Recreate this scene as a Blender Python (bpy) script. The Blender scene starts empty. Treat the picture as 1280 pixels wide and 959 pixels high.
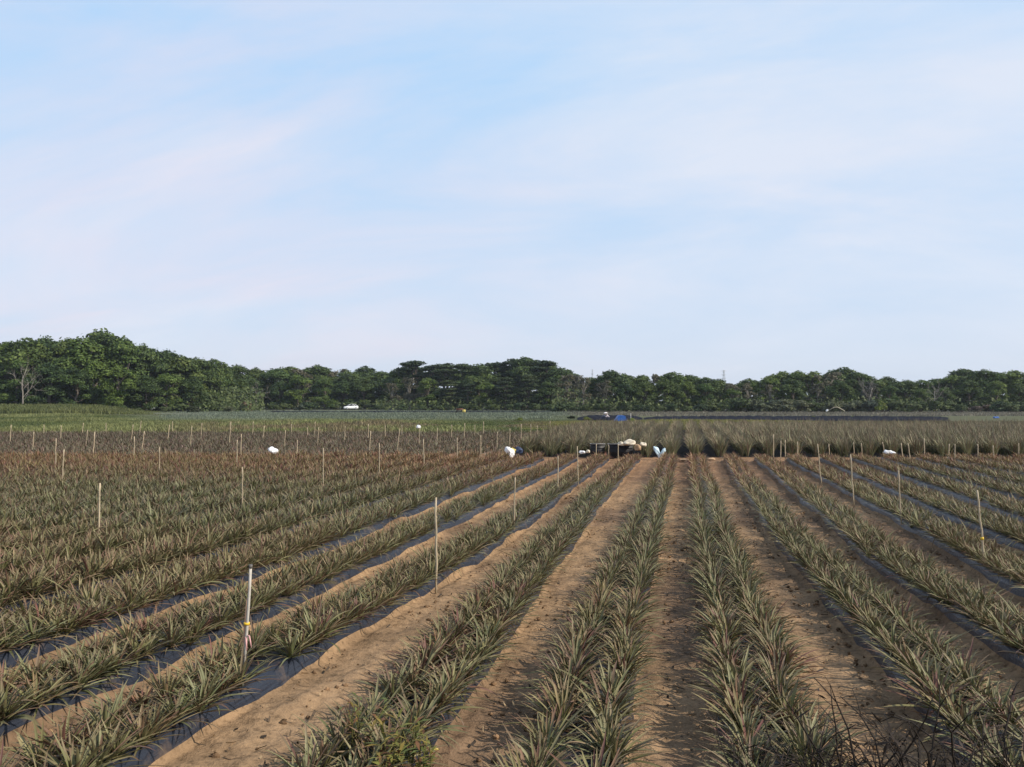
import bpy, math, random
import numpy as np
from mathutils import Vector, Matrix, Euler

random.seed(7)
RNG = np.random.default_rng(11)
R = math.radians
scn = bpy.context.scene
COL = scn.collection

# ------------------------------------------------------------------ camera
CAM_H = 2.3
PSI = R(12.3)
PITCH = R(1.29)
F = 1000.0
camd = bpy.data.cameras.new('camera')
cam = bpy.data.objects.new('camera', camd)
COL.objects.link(cam)
cam.location = (0, 0, CAM_H)
cam.rotation_euler = (R(90) + PITCH, 0, PSI)
camd.sensor_width = 36
camd.lens = 36 * F / 1280
camd.clip_start = 0.05
camd.clip_end = 6000
scn.camera = cam
CM = Euler(cam.rotation_euler).to_matrix()
CMI = np.array(CM.transposed())
SP, CP = math.sin(PSI), math.cos(PSI)


def ray(u, v):
    return CM @ Vector(((u - 640) / F, -(v - 479.5) / F, -1))


def at_z(u, v, z=0.0):
    d = ray(u, v)
    return Vector((0, 0, CAM_H)) + d * ((z - CAM_H) / d.z)


def at_d(u, v, dep):
    """the point seen at (u, v) whose horizontal depth from the camera is dep"""
    d = ray(u, v)
    return Vector((0, 0, CAM_H)) + d * (dep / (-d.x * SP + d.y * CP))


def ground_at(u, dep):
    d = ray(u, 502)
    k = dep / (-d.x * SP + d.y * CP)
    return d.x * k, d.y * k


def project(P):
    q = (P - np.array([0, 0, CAM_H])) @ CMI.T
    w = np.maximum(-q[:, 2], 1e-3)
    return 640 + F * q[:, 0] / w, 479.5 - F * q[:, 1] / w, -q[:, 2]


def depth_of(x, y):
    return -x * SP + y * CP


# ------------------------------------------------------------------ noise
def _hash(i, j, s):
    n = (i.astype(np.int64) * 374761393 + j.astype(np.int64) * 668265263 + s * 1274126177) & 0x7fffffff
    n = ((n ^ (n >> 13)) * 1274126177) & 0x7fffffff
    n = (n ^ (n >> 16)) & 0x7fffffff
    return n / float(0x7fffffff)


def vnoise(x, y, s=0):
    xi, yi = np.floor(x), np.floor(y)
    fx, fy = x - xi, y - yi
    fx, fy = fx * fx * (3 - 2 * fx), fy * fy * (3 - 2 * fy)
    a, b = _hash(xi, yi, s), _hash(xi + 1, yi, s)
    c, d = _hash(xi, yi + 1, s), _hash(xi + 1, yi + 1, s)
    return (a * (1 - fx) + b * fx) * (1 - fy) + (c * (1 - fx) + d * fx) * fy


def fbm(x, y, s=0, o=3):
    t, a, n = 0, 0.5, 0
    for k in range(o):
        t = t + a * vnoise(x * 2 ** k, y * 2 ** k, s + k * 17)
        n += a
        a *= 0.5
    return t / n


def sstep(a, b, x):
    t = np.clip((x - a) / (b - a), 0, 1)
    return t * t * (3 - 2 * t)


# ------------------------------------------------------------------ tagging
def tag(o, label=None, cat=None, group=None, kind=None):
    if label:
        o['label'] = label
    if cat:
        o['category'] = cat
    if group:
        o['group'] = group
    if kind:
        o['kind'] = kind
    return o


def empty(name, loc, rz=0.0):
    o = bpy.data.objects.new(name, None)
    o.empty_display_size = 0.1
    COL.objects.link(o)
    o.location = loc
    o.rotation_euler = (0, 0, rz)
    return o


def copy_tree(o):
    c = o.copy()
    COL.objects.link(c)
    for ch in o.children:
        d = ch.copy()
        COL.objects.link(d)
        d.parent = c
        for g in ch.children:
            e = g.copy()
            COL.objects.link(e)
            e.parent = d
    return c


ORD = ('first second third fourth fifth sixth seventh eighth ninth tenth eleventh twelfth thirteenth fourteenth fifteenth '
       'sixteenth seventeenth eighteenth nineteenth twentieth twenty-first twenty-second twenty-third twenty-fourth '
       'twenty-fifth twenty-sixth twenty-seventh twenty-eighth twenty-ninth thirtieth thirty-first thirty-second '
       'thirty-third thirty-fourth thirty-fifth thirty-sixth thirty-seventh thirty-eighth thirty-ninth fortieth').split()


# ------------------------------------------------------------------ mesh building
def mesh_np(name, V, Q, mats, col=None, smooth=False, midx=None):
    V = np.ascontiguousarray(V, dtype=np.float32).reshape(-1, 3)
    Q = np.ascontiguousarray(Q, dtype=np.int32).reshape(-1, 4)
    me = bpy.data.meshes.new(name)
    me.vertices.add(len(V))
    me.vertices.foreach_set('co', V.ravel())
    me.loops.add(len(Q) * 4)
    me.loops.foreach_set('vertex_index', Q.ravel())
    me.polygons.add(len(Q))
    me.polygons.foreach_set('loop_start', np.arange(0, len(Q) * 4, 4, dtype=np.int32))
    if smooth:
        me.polygons.foreach_set('use_smooth', np.ones(len(Q), dtype=bool))
    if midx is not None:
        me.polygons.foreach_set('material_index', np.ascontiguousarray(midx, dtype=np.int32))
    if col is not None:
        c = np.ones((len(V), 4), dtype=np.float32)
        c[:, :3] = col
        a = me.color_attributes.new('tint', 'FLOAT_COLOR', 'POINT')
        a.data.foreach_set('color', c.ravel())
    for m in (mats if isinstance(mats, (list, tuple)) else [mats]):
        me.materials.append(m)
    me.update(calc_edges=True)
    return me


def link(name, me, parent=None, loc=(0, 0, 0), rz=0.0):
    o = bpy.data.objects.new(name, me)
    COL.objects.link(o)
    if parent:
        o.parent = parent
    o.location = loc
    o.rotation_euler = (0, 0, rz)
    return o


class MB:
    """collects quads; build() links them as one mesh object"""

    def __init__(self):
        self.V, self.Q, self.C, self.n = [], [], [], 0

    def add(self, V, Q, col=None):
        V = np.asarray(V, float).reshape(-1, 3)
        self.V.append(V)
        self.Q.append(np.asarray(Q, int).reshape(-1, 4) + self.n)
        self.C.append(np.broadcast_to(np.asarray(col if col is not None else (1, 1, 1), float), V.shape))
        self.n += len(V)

    def tube(self, pts, rad, n=6, col=None, cap=True):
        pts = [Vector(p) for p in pts]
        rad = list(rad) if hasattr(rad, '__len__') else [rad] * len(pts)
        if cap:
            d0 = (pts[0] - pts[1]).normalized() * 1e-3
            d1 = (pts[-1] - pts[-2]).normalized() * 1e-3
            pts = [pts[0] + d0] + pts + [pts[-1] + d1]
            rad = [rad[0] * 0.02] + rad + [rad[-1] * 0.02]
        V, Q = [], []
        t0 = (pts[min(2, len(pts) - 1)] - pts[0]).normalized()
        ref = t0.orthogonal().normalized()
        for i, p in enumerate(pts):
            t = (pts[min(i + 1, len(pts) - 1)] - pts[max(i - 1, 0)]).normalized()
            ref = (ref - t * ref.dot(t)).normalized()
            b = t.cross(ref)
            for k in range(n):
                a = 2 * math.pi * k / n
                V.append(p + (ref * math.cos(a) + b * math.sin(a)) * rad[i])
        for i in range(len(pts) - 1):
            for k in range(n):
                Q.append((i * n + k, i * n + (k + 1) % n, (i + 1) * n + (k + 1) % n, (i + 1) * n + k))
        self.add(V, Q, col)

    def box(self, c, s, col=None, rz=0.0):
        x, y, z = s[0] / 2, s[1] / 2, s[2] / 2
        V = np.array([(a, b, d) for d in (-z, z) for b in (-y, y) for a in (-x, x)])
        cs, sn = math.cos(rz), math.sin(rz)
        V = V @ np.array([[cs, sn, 0], [-sn, cs, 0], [0, 0, 1]]) + np.array(c)
        self.add(V, [(0, 2, 3, 1), (4, 5, 7, 6), (0, 1, 5, 4), (2, 6, 7, 3), (0, 4, 6, 2), (1, 3, 7, 5)], col)

    def loft(self, rings, col=None):
        """rings of equal length, closed round, ends filled by fan quads"""
        n = len(rings[0])
        V = [p for r in rings for p in r]
        Q = []
        for i in range(len(rings) - 1):
            for k in range(n):
                Q.append((i * n + k, i * n + (k + 1) % n, (i + 1) * n + (k + 1) % n, (i + 1) * n + k))
        for base in (0, (len(rings) - 1) * n):
            for k in range(1, n - 2, 2):
                Q.append((base, base + k, base + k + 1, base + k + 2))
        self.add(V, Q, col)

    def build(self, name, mat, parent=None, loc=(0, 0, 0), rz=0.0, smooth=False):
        me = mesh_np(name, np.concatenate(self.V), np.concatenate(self.Q), mat, np.concatenate(self.C), smooth)
        return link(name, me, parent, loc, rz)


# ------------------------------------------------------------------ materials
def mat_new(name):
    m = bpy.data.materials.new(name)
    m.use_nodes = True
    nt = m.node_tree
    b = nt.nodes['Principled BSDF']
    return m, nt, b


def N(nt, typ, **kw):
    n = nt.nodes.new(typ)
    for k, v in kw.items():
        setattr(n, k, v)
    return n


def mixcol(nt, a, b, fac, mode='MIX'):
    m = N(nt, 'ShaderNodeMix', data_type='RGBA', blend_type=mode)
    for s, x in ((0, fac), (6, a), (7, b)):
        if isinstance(x, (float, int)):
            m.inputs[s].default_value = x
        elif isinstance(x, tuple):
            m.inputs[s].default_value = (*x, 1)
        else:
            nt.links.new(x, m.inputs[s])
    return m.outputs[2]


def ramp(nt, src, pts):
    r = N(nt, 'ShaderNodeValToRGB')
    el = r.color_ramp.elements
    while len(el) < len(pts):
        el.new(0.5)
    for e, (p, c) in zip(el, pts):
        e.position = p
        e.color = (c, c, c, 1) if isinstance(c, (int, float)) else (*c, 1)
    nt.links.new(src, r.inputs[0])
    return r.outputs[0]


def noise_tex(nt, vec, scale, detail=4, rough=0.55):
    n = N(nt, 'ShaderNodeTexNoise')
    n.inputs['Scale'].default_value = scale
    n.inputs['Detail'].default_value = detail
    n.inputs['Roughness'].default_value = rough
    if vec is not None:
        nt.links.new(vec, n.inputs['Vector'])
    return n.outputs['Fac']


def bump(nt, b, h, strength, dist):
    bp = N(nt, 'ShaderNodeBump')
    bp.inputs['Strength'].default_value = strength
    bp.inputs['Distance'].default_value = dist
    nt.links.new(h, bp.inputs['Height'])
    nt.links.new(bp.outputs[0], b.inputs['Normal'])


def foliage_mat(name, rough=0.5, spec=0.3, trans=0.18, gain=1.0, nscale=3.0, hues=((0.0, 1.0), (1.0, 1.0))):
    m, nt, b = mat_new(name)
    at = N(nt, 'ShaderNodeVertexColor', layer_name='tint')
    geo = N(nt, 'ShaderNodeNewGeometry')
    nz = noise_tex(nt, geo.outputs['Position'], nscale, 3)
    k = ramp(nt, nz, [(0.3, 0.72 * gain), (0.7, 1.28 * gain)])
    c = mixcol(nt, at.outputs['Color'], k, 1.0, 'MULTIPLY')
    oi = N(nt, 'ShaderNodeObjectInfo')                       # every tree and plant has its own shade of green
    c = mixcol(nt, c, ramp(nt, oi.outputs['Random'], hues), 1.0, 'MULTIPLY')
    nt.links.new(c, b.inputs['Base Color'])
    b.inputs['Roughness'].default_value = rough
    b.inputs['Specular IOR Level'].default_value = spec
    if trans:
        tr = N(nt, 'ShaderNodeBsdfTranslucent')
        nt.links.new(c, tr.inputs['Color'])
        mx = N(nt, 'ShaderNodeMixShader')
        mx.inputs[0].default_value = trans
        nt.links.new(b.outputs[0], mx.inputs[1])
        nt.links.new(tr.outputs[0], mx.inputs[2])
        nt.links.new(mx.outputs[0], nt.nodes['Material Output'].inputs['Surface'])
    return m


def plain_mat(name, c, rough=0.6, var=0.25, nscale=8.0, spec=0.3, metal=0.0, bstr=0.0, bdist=0.01, tint=False):
    m, nt, b = mat_new(name)
    tc = N(nt, 'ShaderNodeTexCoord')
    nz = noise_tex(nt, tc.outputs['Object'], nscale, 5)
    k = ramp(nt, nz, [(0.3, 1 - var), (0.7, 1 + var)])
    base = c
    if tint:
        at = N(nt, 'ShaderNodeVertexColor', layer_name='tint')
        base = at.outputs['Color']
    cc = mixcol(nt, base, k, 1.0, 'MULTIPLY')
    nt.links.new(cc, b.inputs['Base Color'])
    b.inputs['Roughness'].default_value = rough
    b.inputs['Specular IOR Level'].default_value = spec
    b.inputs['Metallic'].default_value = metal
    if bstr:
        bump(nt, b, nz, bstr, bdist)
    return m


def ground_mat():
    m, nt, b = mat_new('soil')
    at = N(nt, 'ShaderNodeVertexColor', layer_name='tint')
    geo = N(nt, 'ShaderNodeNewGeometry')
    P = geo.outputs['Position']
    n1 = noise_tex(nt, P, 1.3, 5, 0.6)
    n2 = noise_tex(nt, P, 14, 6, 0.65)
    n3 = noise_tex(nt, P, 60, 3, 0.6)
    k1 = ramp(nt, n1, [(0.32, 0.66), (0.68, 1.18)])
    k2 = ramp(nt, n2, [(0.34, 0.55), (0.48, 0.98), (0.7, 1.25)])
    c = mixcol(nt, at.outputs['Color'], k1, 1.0, 'MULTIPLY')
    c = mixcol(nt, c, k2, 1.0, 'MULTIPLY')
    nt.links.new(c, b.inputs['Base Color'])
    b.inputs['Roughness'].default_value = 0.95
    b.inputs['Specular IOR Level'].default_value = 0.15
    mx = N(nt, 'ShaderNodeMath', operation='MULTIPLY_ADD')
    nt.links.new(n3, mx.inputs[0])
    mx.inputs[1].default_value = 0.35
    nt.links.new(n2, mx.inputs[2])
    bump(nt, b, mx.outputs[0], 0.75, 0.035)
    return m


def film_mat():
    m, nt, b = mat_new('mulch_plastic')
    geo = N(nt, 'ShaderNodeNewGeometry')
    P = geo.outputs['Position']
    mp = N(nt, 'ShaderNodeMapping')
    mp.inputs['Scale'].default_value = (1, 0.06, 1)
    nt.links.new(P, mp.inputs[0])
    n1 = noise_tex(nt, mp.outputs[0], 45, 3)
    n2 = noise_tex(nt, P, 3.2, 5, 0.65)
    n3 = noise_tex(nt, P, 22, 4, 0.6)
    dust = ramp(nt, n2, [(0.56, 0.0), (0.72, 0.55)])
    c = mixcol(nt, (0.020, 0.024, 0.036), (0.20, 0.135, 0.085), dust)
    nt.links.new(c, b.inputs['Base Color'])
    rr = ramp(nt, n3, [(0.3, 0.26), (0.7, 0.46)])
    nt.links.new(rr, b.inputs['Roughness'])
    b.inputs['Specular IOR Level'].default_value = 0.45
    ad = N(nt, 'ShaderNodeMath', operation='ADD')
    nt.links.new(n1, ad.inputs[0])
    nt.links.new(n3, ad.inputs[1])
    bump(nt, b, ad.outputs[0], 0.5, 0.012)
    return m


M_SOIL = ground_mat()
M_FILM = film_mat()
M_PINE = foliage_mat('pineapple_leaf', 0.5, 0.24, 0.10, 1.0, 6.0, ((0.0, (0.92, 0.98, 0.95)), (0.5, (1.0, 1.0, 1.0)), (1.0, (1.10, 1.03, 0.92))))
M_PINEFAR = foliage_mat('pineapple_leaf_far', 0.6, 0.15, 0.10, 1.0, 1.2)
M_TREE = foliage_mat('tree_leaf', 0.6, 0.2, 0.16, 1.0, 0.45, ((0.0, (0.72, 0.80, 0.95)), (0.35, (1.0, 1.0, 1.0)), (0.6, (1.15, 1.12, 1.0)), (0.8, (1.35, 1.22, 1.15)), (1.0, (0.85, 0.92, 0.85))))
M_GRASS = foliage_mat('grass_blade', 0.6, 0.2, 0.25, 1.0, 0.35)
M_BARK = plain_mat('bark', (0.12, 0.10, 0.08), 0.9, 0.4, 2.0, bstr=0.6, bdist=0.03)
M_PALEBARK = plain_mat('pale_bark', (0.25, 0.225, 0.19), 0.9, 0.3, 2.0, bstr=0.4, bdist=0.02)
M_BAMBOO = plain_mat('bamboo', (0.42, 0.33, 0.20), 0.6, 0.25, 9.0, tint=True)
M_WEED = foliage_mat('weed_stem', 0.7, 0.2, 0.12, 1.0, 9.0)
M_WHITEBAG = plain_mat('white_woven_plastic', (0.78, 0.79, 0.80), 0.5, 0.10, 9.0, bstr=0.5, bdist=0.03)
M_CREAM = plain_mat('cream_sacking', (0.62, 0.55, 0.43), 0.7, 0.2, 9.0, bstr=0.5, bdist=0.03)
M_TAN = plain_mat('tan_cloth', (0.40, 0.27, 0.16), 0.8, 0.25, 9.0)
M_PALEBLUE = plain_mat('pale_blue_plastic', (0.52, 0.66, 0.72), 0.4, 0.15, 9.0, bstr=0.5, bdist=0.03)
M_YELLOW = plain_mat('yellow_plastic', (0.62, 0.50, 0.14), 0.5, 0.2, 9.0)
M_DARKBLUE = plain_mat('dark_blue_cloth', (0.06, 0.08, 0.14), 0.7, 0.2, 9.0)
M_BLUE = plain_mat('blue_tarp', (0.032, 0.11, 0.36), 0.45, 0.3, 4.0, bstr=0.6, bdist=0.05)
M_BLACKPL = plain_mat('black_plastic', (0.012, 0.012, 0.014), 0.5, 0.3, 9.0)
M_GREYRIM = plain_mat('grey_rim', (0.22, 0.21, 0.20), 0.6, 0.2, 9.0)
M_NET = plain_mat('black_shade_net', (0.012, 0.013, 0.020), 0.85, 0.55, 1.6, bstr=0.8, bdist=0.12)
M_NET.node_tree.nodes['Principled BSDF'].inputs['Specular IOR Level'].default_value = 0.04
M_RUST = plain_mat('rusty_metal', (0.19, 0.09, 0.06), 0.8, 0.3, 6.0)
M_CARPAINT = plain_mat('white_car_paint', (0.80, 0.81, 0.82), 0.25, 0.03, 3.0, spec=0.5)
M_GLASS = plain_mat('car_glass', (0.02, 0.025, 0.03), 0.08, 0.05, 3.0, spec=0.6)
M_TYRE = plain_mat('tyre_rubber', (0.02, 0.02, 0.02), 0.8, 0.1, 3.0)
M_LAMP = plain_mat('lamp_glass', (0.7, 0.72, 0.75), 0.15, 0.05, 3.0, spec=0.6)
M_STEEL = plain_mat('galvanised_steel', (0.42, 0.44, 0.46), 0.5, 0.1, 0.3, metal=0.4)
M_SKIN = plain_mat('skin', (0.36, 0.22, 0.15), 0.6, 0.1, 6.0)
M_TAPE_Y = plain_mat('yellow_tape', (0.75, 0.48, 0.04), 0.5, 0.1, 9.0)
M_PINKTAPE = plain_mat('pink_string', (0.62, 0.34, 0.32), 0.6, 0.2, 9.0)

# ------------------------------------------------------------------ beds and terrain
BEDS = [-5.61, -4.36, -3.13, -2.02, -0.67, 0.40, 1.64, 2.77, 4.02, 5.20]
DRIFT = [0.04, -0.01, -0.145, 0.19, 0.04, 0.12, 0.15, 0.17, 0.02, 0.0]      # how far each bed's near end wanders sideways
LEFT0, RIGHT0 = -5.61, 5.20
left_more = [LEFT0 - 1.22 * k for k in range(1, 34)]
right_more = [RIGHT0 + 1.2 * k for k in range(1, 14)]
ALL_BEDS = np.array(sorted(left_more + BEDS + right_more))
I0 = int(np.argmin(abs(ALL_BEDS - 0.40)))         # the bed right of the central furrow


def bed_shift(y, k):
    j = np.asarray(k) - I0 + 5
    dr = np.where((j >= 0) & (j < 10), np.array(DRIFT)[np.clip(j, 0, 9)], 0.0)
    return dr * sstep(13.0, 5.0, y) + 0.035 * np.sin(y * 0.21 + k * 2.1) + 0.018 * np.sin(y * 0.7 + k)


def field_end(x):
    return (31.4 + 0.213 * np.clip(x, -60, 30)) / 0.977


def rise(y):
    """the field climbs a little towards the bank the photographer stands on"""
    return 0.16 * sstep(12.0, 3.5, y)


def base_z(x, y):
    d = depth_of(x, y)
    u = 640 + F * (x * CP + y * SP) / np.maximum(d, 1.0)
    z = rise(y)
    bank = sstep(120, 150, d) * sstep(215, 170, d) * sstep(210, 90, u)
    z = z + 0.9 * bank * (d > 5)
    return z


def bed_z(x, y):
    """bed ridges of the near field"""
    inside = (y < field_end(x) - 0.3) & (y > 2.2) & (x > ALL_BEDS[0] - 0.6) & (x < ALL_BEDS[-1] + 0.6)
    i = np.clip(np.searchsorted(ALL_BEDS, x), 1, len(ALL_BEDS) - 1)
    best = np.full(np.shape(x), 9.0)
    for j in (i - 1, i):
        best = np.minimum(best, np.abs(x - ALL_BEDS[j] - bed_shift(y, j)))
    h = 0.12 * sstep(0.285, 0.20, best)
    return np.where(inside, h, 0.0), best


def terrain(x, y):
    return base_z(x, y) + bed_z(x, y)[0]


def tz(x, y):
    return float(terrain(np.array([float(x)]), np.array([float(y)]))[0])


def make_ground():
    xs = np.concatenate([[-2600, -1500, -900, -500, -300, -200, -140, -100, -75, -60, -50], np.arange(-46, -9, 0.085),
                         np.arange(-9, 9, 0.036), np.arange(9, 22, 0.085), [24, 28, 35, 45, 60, 80, 110, 150, 220, 350, 600, 1000, 1600, 2600]])
    ys = [2.4]
    st = 0.034
    while ys[-1] < 39:
        ys.append(ys[-1] + st)
        st *= 1.0105
    ys = np.concatenate([[-300, -60, -10, -2, 0.5, 1.5, 2.1], ys, np.arange(40, 110, 2.0), np.arange(110, 260, 5.0),
                         [280, 320, 400, 550, 800, 1200, 1800, 2800]])
    X, Y = np.meshgrid(xs, ys)
    bz, best = bed_z(X, Y)
    nearm = (Y < 39) & (Y > 2.2) & (X > -46) & (X < 22)
    clod = (fbm(X * 7, Y * 7, 3, 3) - 0.5) * 0.075 + (fbm(X * 1.4, Y * 1.4, 9, 2) - 0.5) * 0.07
    Z = base_z(X, Y) + bz + np.where(nearm, clod * (0.08 + 0.92 * sstep(0.25, 0.38, best)), 0)
    # path at the field end, and rolling of the far ground stays tiny
    d = depth_of(X, Y)
    soil = np.array([0.312, 0.204, 0.116])
    dark = np.array([0.195, 0.127, 0.078])
    n = fbm(X * 0.9, Y * 0.5, 21, 3)[..., None]
    C = soil * (1 - sstep(0.45, 0.7, n)) + dark * sstep(0.45, 0.7, n)
    red = np.array([0.26, 0.145, 0.078])
    w = sstep(15, 30, d)[..., None] * 0.6
    C = C * (1 - w) + red * w
    gap_dark = ((Y > field_end(X) + 1.7) & (d < 65) & (X > -7.2 - 0.045 * (Y - 36)))[..., None]
    C = np.where(gap_dark, np.array([0.035, 0.033, 0.032]), C)          # dark mulch tone painted on the soil to deepen shaded gaps between tall plants
    far = np.array([0.10, 0.105, 0.055])
    w = sstep(55, 60, d)[..., None] * (1 - gap_dark)
    C = C * (1 - w) + far * w
    gcol = np.array([0.14, 0.145, 0.10])
    w = sstep(125, 140, d)[..., None]
    C = C * (1 - w) + gcol * w
    C = np.where((Y < 2.2)[..., None], np.array([0.14, 0.12, 0.06]), C)
    ny, nx = X.shape
    idx = np.arange(ny * nx).reshape(ny, nx)
    Q = np.stack([idx[:-1, :-1], idx[:-1, 1:], idx[1:, 1:], idx[1:, :-1]], -1).reshape(-1, 4)
    me = mesh_np('ground', np.stack([X, Y, Z], -1), Q, M_SOIL, C.reshape(-1, 3), True)
    o = link('ground', me)
    tag(o, 'tan tilled soil of the ridged pineapple field reaching back to the woods', None, None, 'structure')


make_ground()


def bed_phrase(i):
    k = i - I0
    if k >= 0:
        return 'first bed right of central furrow' if k == 0 else f'{ORD[k]} bed right of central furrow'
    return f'{ORD[-k - 1]} bed left of central furrow'


# mulch films: one sheet per bed
for i, bx in enumerate(ALL_BEDS):
    if not (-13.2 < bx < 11.5):
        continue
    y0 = 2.6
    y1 = float(field_end(bx)) - 0.5
    ys = np.arange(y0, y1, 0.09)
    prof = np.array([-0.265, -0.245, -0.22, -0.18, -0.07, 0.07, 0.18, 0.215, 0.235, 0.255])
    sh = bed_shift(ys, i)
    lw = (fbm(ys * 0.9 + i * 31, ys * 0, 5, 3) - 0.45) * 0.07
    rw = (fbm(ys * 0.9 + i * 57, ys * 0, 8, 3) - 0.45) * 0.07
    X = bx + sh[:, None] + prof[None, :]
    X[:, 0] += lw
    X[:, 1] += lw * 0.7
    X[:, 2] += lw * 0.3
    X[:, -1] += rw
    X[:, -2] += rw * 0.7
    X[:, -3] += rw * 0.3
    Y = np.repeat(ys[:, None], len(prof), 1)
    Z = base_z(X, Y) + bed_z(X, Y)[0] + 0.026 + (fbm(X * 6, Y * 2.2, 4, 2) - 0.5) * 0.03
    Z[:, 0] -= 0.03
    Z[:, -1] -= 0.03
    nxp = len(prof)
    idx = np.arange(len(ys) * nxp).reshape(len(ys), nxp)
    Q = np.stack([idx[:-1, :-1], idx[:-1, 1:], idx[1:, 1:], idx[1:, :-1]], -1).reshape(-1, 4)
    o = link('mulch_film', mesh_np('mulch_film', np.stack([X, Y, Z], -1), Q, M_FILM, None, True))
    tag(o, 'black plastic mulch film covering the ' + bed_phrase(i), 'mulch film', 'black mulch films on the beds')

# ------------------------------------------------------------------ pineapple plants
GREEN = np.array([0.120, 0.134, 0.050])
GREY = np.array([0.212, 0.212, 0.108])
RED = np.array([0.150, 0.070, 0.058])
BROWN = np.array([0.165, 0.108, 0.070])
STRAW = np.array([0.30, 0.24, 0.14])


def plants(P, scale, nleaf, seg, cols, rng, tint=None, redness=0.25, L0=0.30, L1=0.47, w0=0.030, e_in=84, e_out=22, bend_in=14, bend_out=58,
           tipred=0.6):
    """many pineapple rosettes as one quad mesh: P (n,3) bases, scale (n,), leaves of `seg` segments, `cols` columns across"""
    n = len(P)
    t = np.tile((np.arange(nleaf) + 0.5) / nleaf, (n, 1))
    az = np.arange(nleaf)[None, :] * 2.39996 + rng.uniform(0, 6.283, (n, 1)) + rng.normal(0, 0.25, (n, nleaf))
    e0 = np.radians(e_in + (e_out - e_in) * t ** 0.85 + rng.normal(0, 7, t.shape))
    L = (L0 + (L1 - L0) * np.sin(np.clip(t * 1.25, 0, 1) * 1.7)) * (1 + rng.normal(0, 0.13, t.shape)) * scale[:, None]
    L = np.where(rng.random(t.shape) < 0.04, L * 1.3, L)
    bend = np.radians(bend_in + (bend_out - bend_in) * t + rng.normal(0, 12, t.shape) + np.where(rng.random(t.shape) < 0.06, 55, 0))
    side = np.radians(rng.normal(0, 16, t.shape))
    s = np.linspace(0, 1, seg + 1)
    el = e0[..., None] - bend[..., None] * s ** 1.4
    aa = az[..., None] + side[..., None] * s
    ds = L[..., None] / seg
    hx, hy, hz = np.cos(el) * np.cos(aa), np.cos(el) * np.sin(aa), np.sin(el)
    mid = lambda h: np.concatenate([np.zeros(h.shape[:2] + (1,)), np.cumsum((h[..., :-1] + h[..., 1:]) / 2 * ds, -1)], -1)
    px, py, pz = mid(hx), mid(hy), mid(hz)
    r0 = 0.012 * scale[:, None]
    px = px + (r0 * np.cos(az))[..., None]
    py = py + (r0 * np.sin(az))[..., None]
    px += P[:, 0][:, None, None]
    py += P[:, 1][:, None, None]
    pz += (P[:, 2][:, None] + 0.05 * (1 - t) * scale[:, None])[..., None]
    prof = np.clip((0.62 + 0.9 * s) * (1 - s ** 2.3) + 0.035, 0.04, 1.0)
    w = w0 * scale[:, None, None] * (1 + rng.normal(0, 0.12, t.shape))[..., None] * prof
    tw = np.radians(rng.normal(0, 14, t.shape))[..., None]
    sx, sy, sz = -np.sin(aa) * np.cos(tw), np.cos(aa) * np.cos(tw), np.sin(tw) * np.ones_like(aa)
    ux, uy, uz = -np.sin(el) * np.cos(aa), -np.sin(el) * np.sin(aa), np.cos(el)
    offs = np.linspace(-0.5, 0.5, cols)
    V = np.empty((n, nleaf, seg + 1, cols, 3), dtype=np.float32)
    for c, o in enumerate(offs):
        lift = (abs(o) * 2) ** 2 * 0.32 - 0.1 if cols > 2 else 0.0
        V[..., c, 0] = px + sx * w * o + ux * w * lift
        V[..., c, 1] = py + sy * w * o + uy * w * lift
        V[..., c, 2] = pz + sz * w * o + uz * w * lift
    # pigments: grey-green blades, some purplish red, older leaves brown, dry tips
    rr = rng.random((n, nleaf, 1))
    pr = rng.random((n, 1, 1))
    base = GREEN + (GREY - GREEN) * rng.random((n, nleaf, 1))
    wr = np.clip(redness * (0.35 + 1.3 * pr) - rr + 0.1, 0, 0.35) / 0.35
    base = base * (1 - wr) + RED * wr * (0.7 + 0.6 * rng.random((n, nleaf, 1)))
    wb = (rng.random((n, nleaf, 1)) < 0.10 + 0.10 * t[..., None]) * 0.8
    base = base * (1 - wb) + BROWN * wb
    ws = (rng.random((n, nleaf, 1)) < 0.035) * 0.9
    base = base * (1 - ws) + STRAW * ws
    if tint is not None:
        base = base * np.asarray(tint).reshape(-1, 1, 3)
    tipc = np.where(rng.random((n, nleaf, 1)) < tipred, RED * 1.0, BROWN * 1.1)
    tipc = np.where(rng.random((n, nleaf, 1)) < 0.16, STRAW, tipc)
    if tint is not None:
        tipc = tipc * np.asarray(tint).reshape(-1, 1, 3)
    tw_ = (s ** 2.2)[None, None, :, None] * (0.35 + 0.6 * rng.random((n, nleaf, 1, 1)))
    C = base[:, :, None, :] * (1 - tw_) + tipc[:, :, None, :] * tw_
    C = np.repeat(C[:, :, :, None, :], cols, 3)
    idx = np.arange(n * nleaf * (seg + 1) * cols, dtype=np.int32).reshape(n, nleaf, seg + 1, cols)
    Q = np.stack([idx[:, :, :-1, :-1], idx[:, :, :-1, 1:], idx[:, :, 1:, 1:], idx[:, :, 1:, :-1]], -1).reshape(-1, 4)
    return V.reshape(-1, 3), Q, C.reshape(-1, 3)


def merge(parts):
    V, Q, C, k = [], [], [], 0
    for v, q, c in parts:
        V.append(v)
        Q.append(q + k)
        C.append(c)
        k += len(v)
    return np.concatenate(V), np.concatenate(Q), np.concatenate(C)


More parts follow.
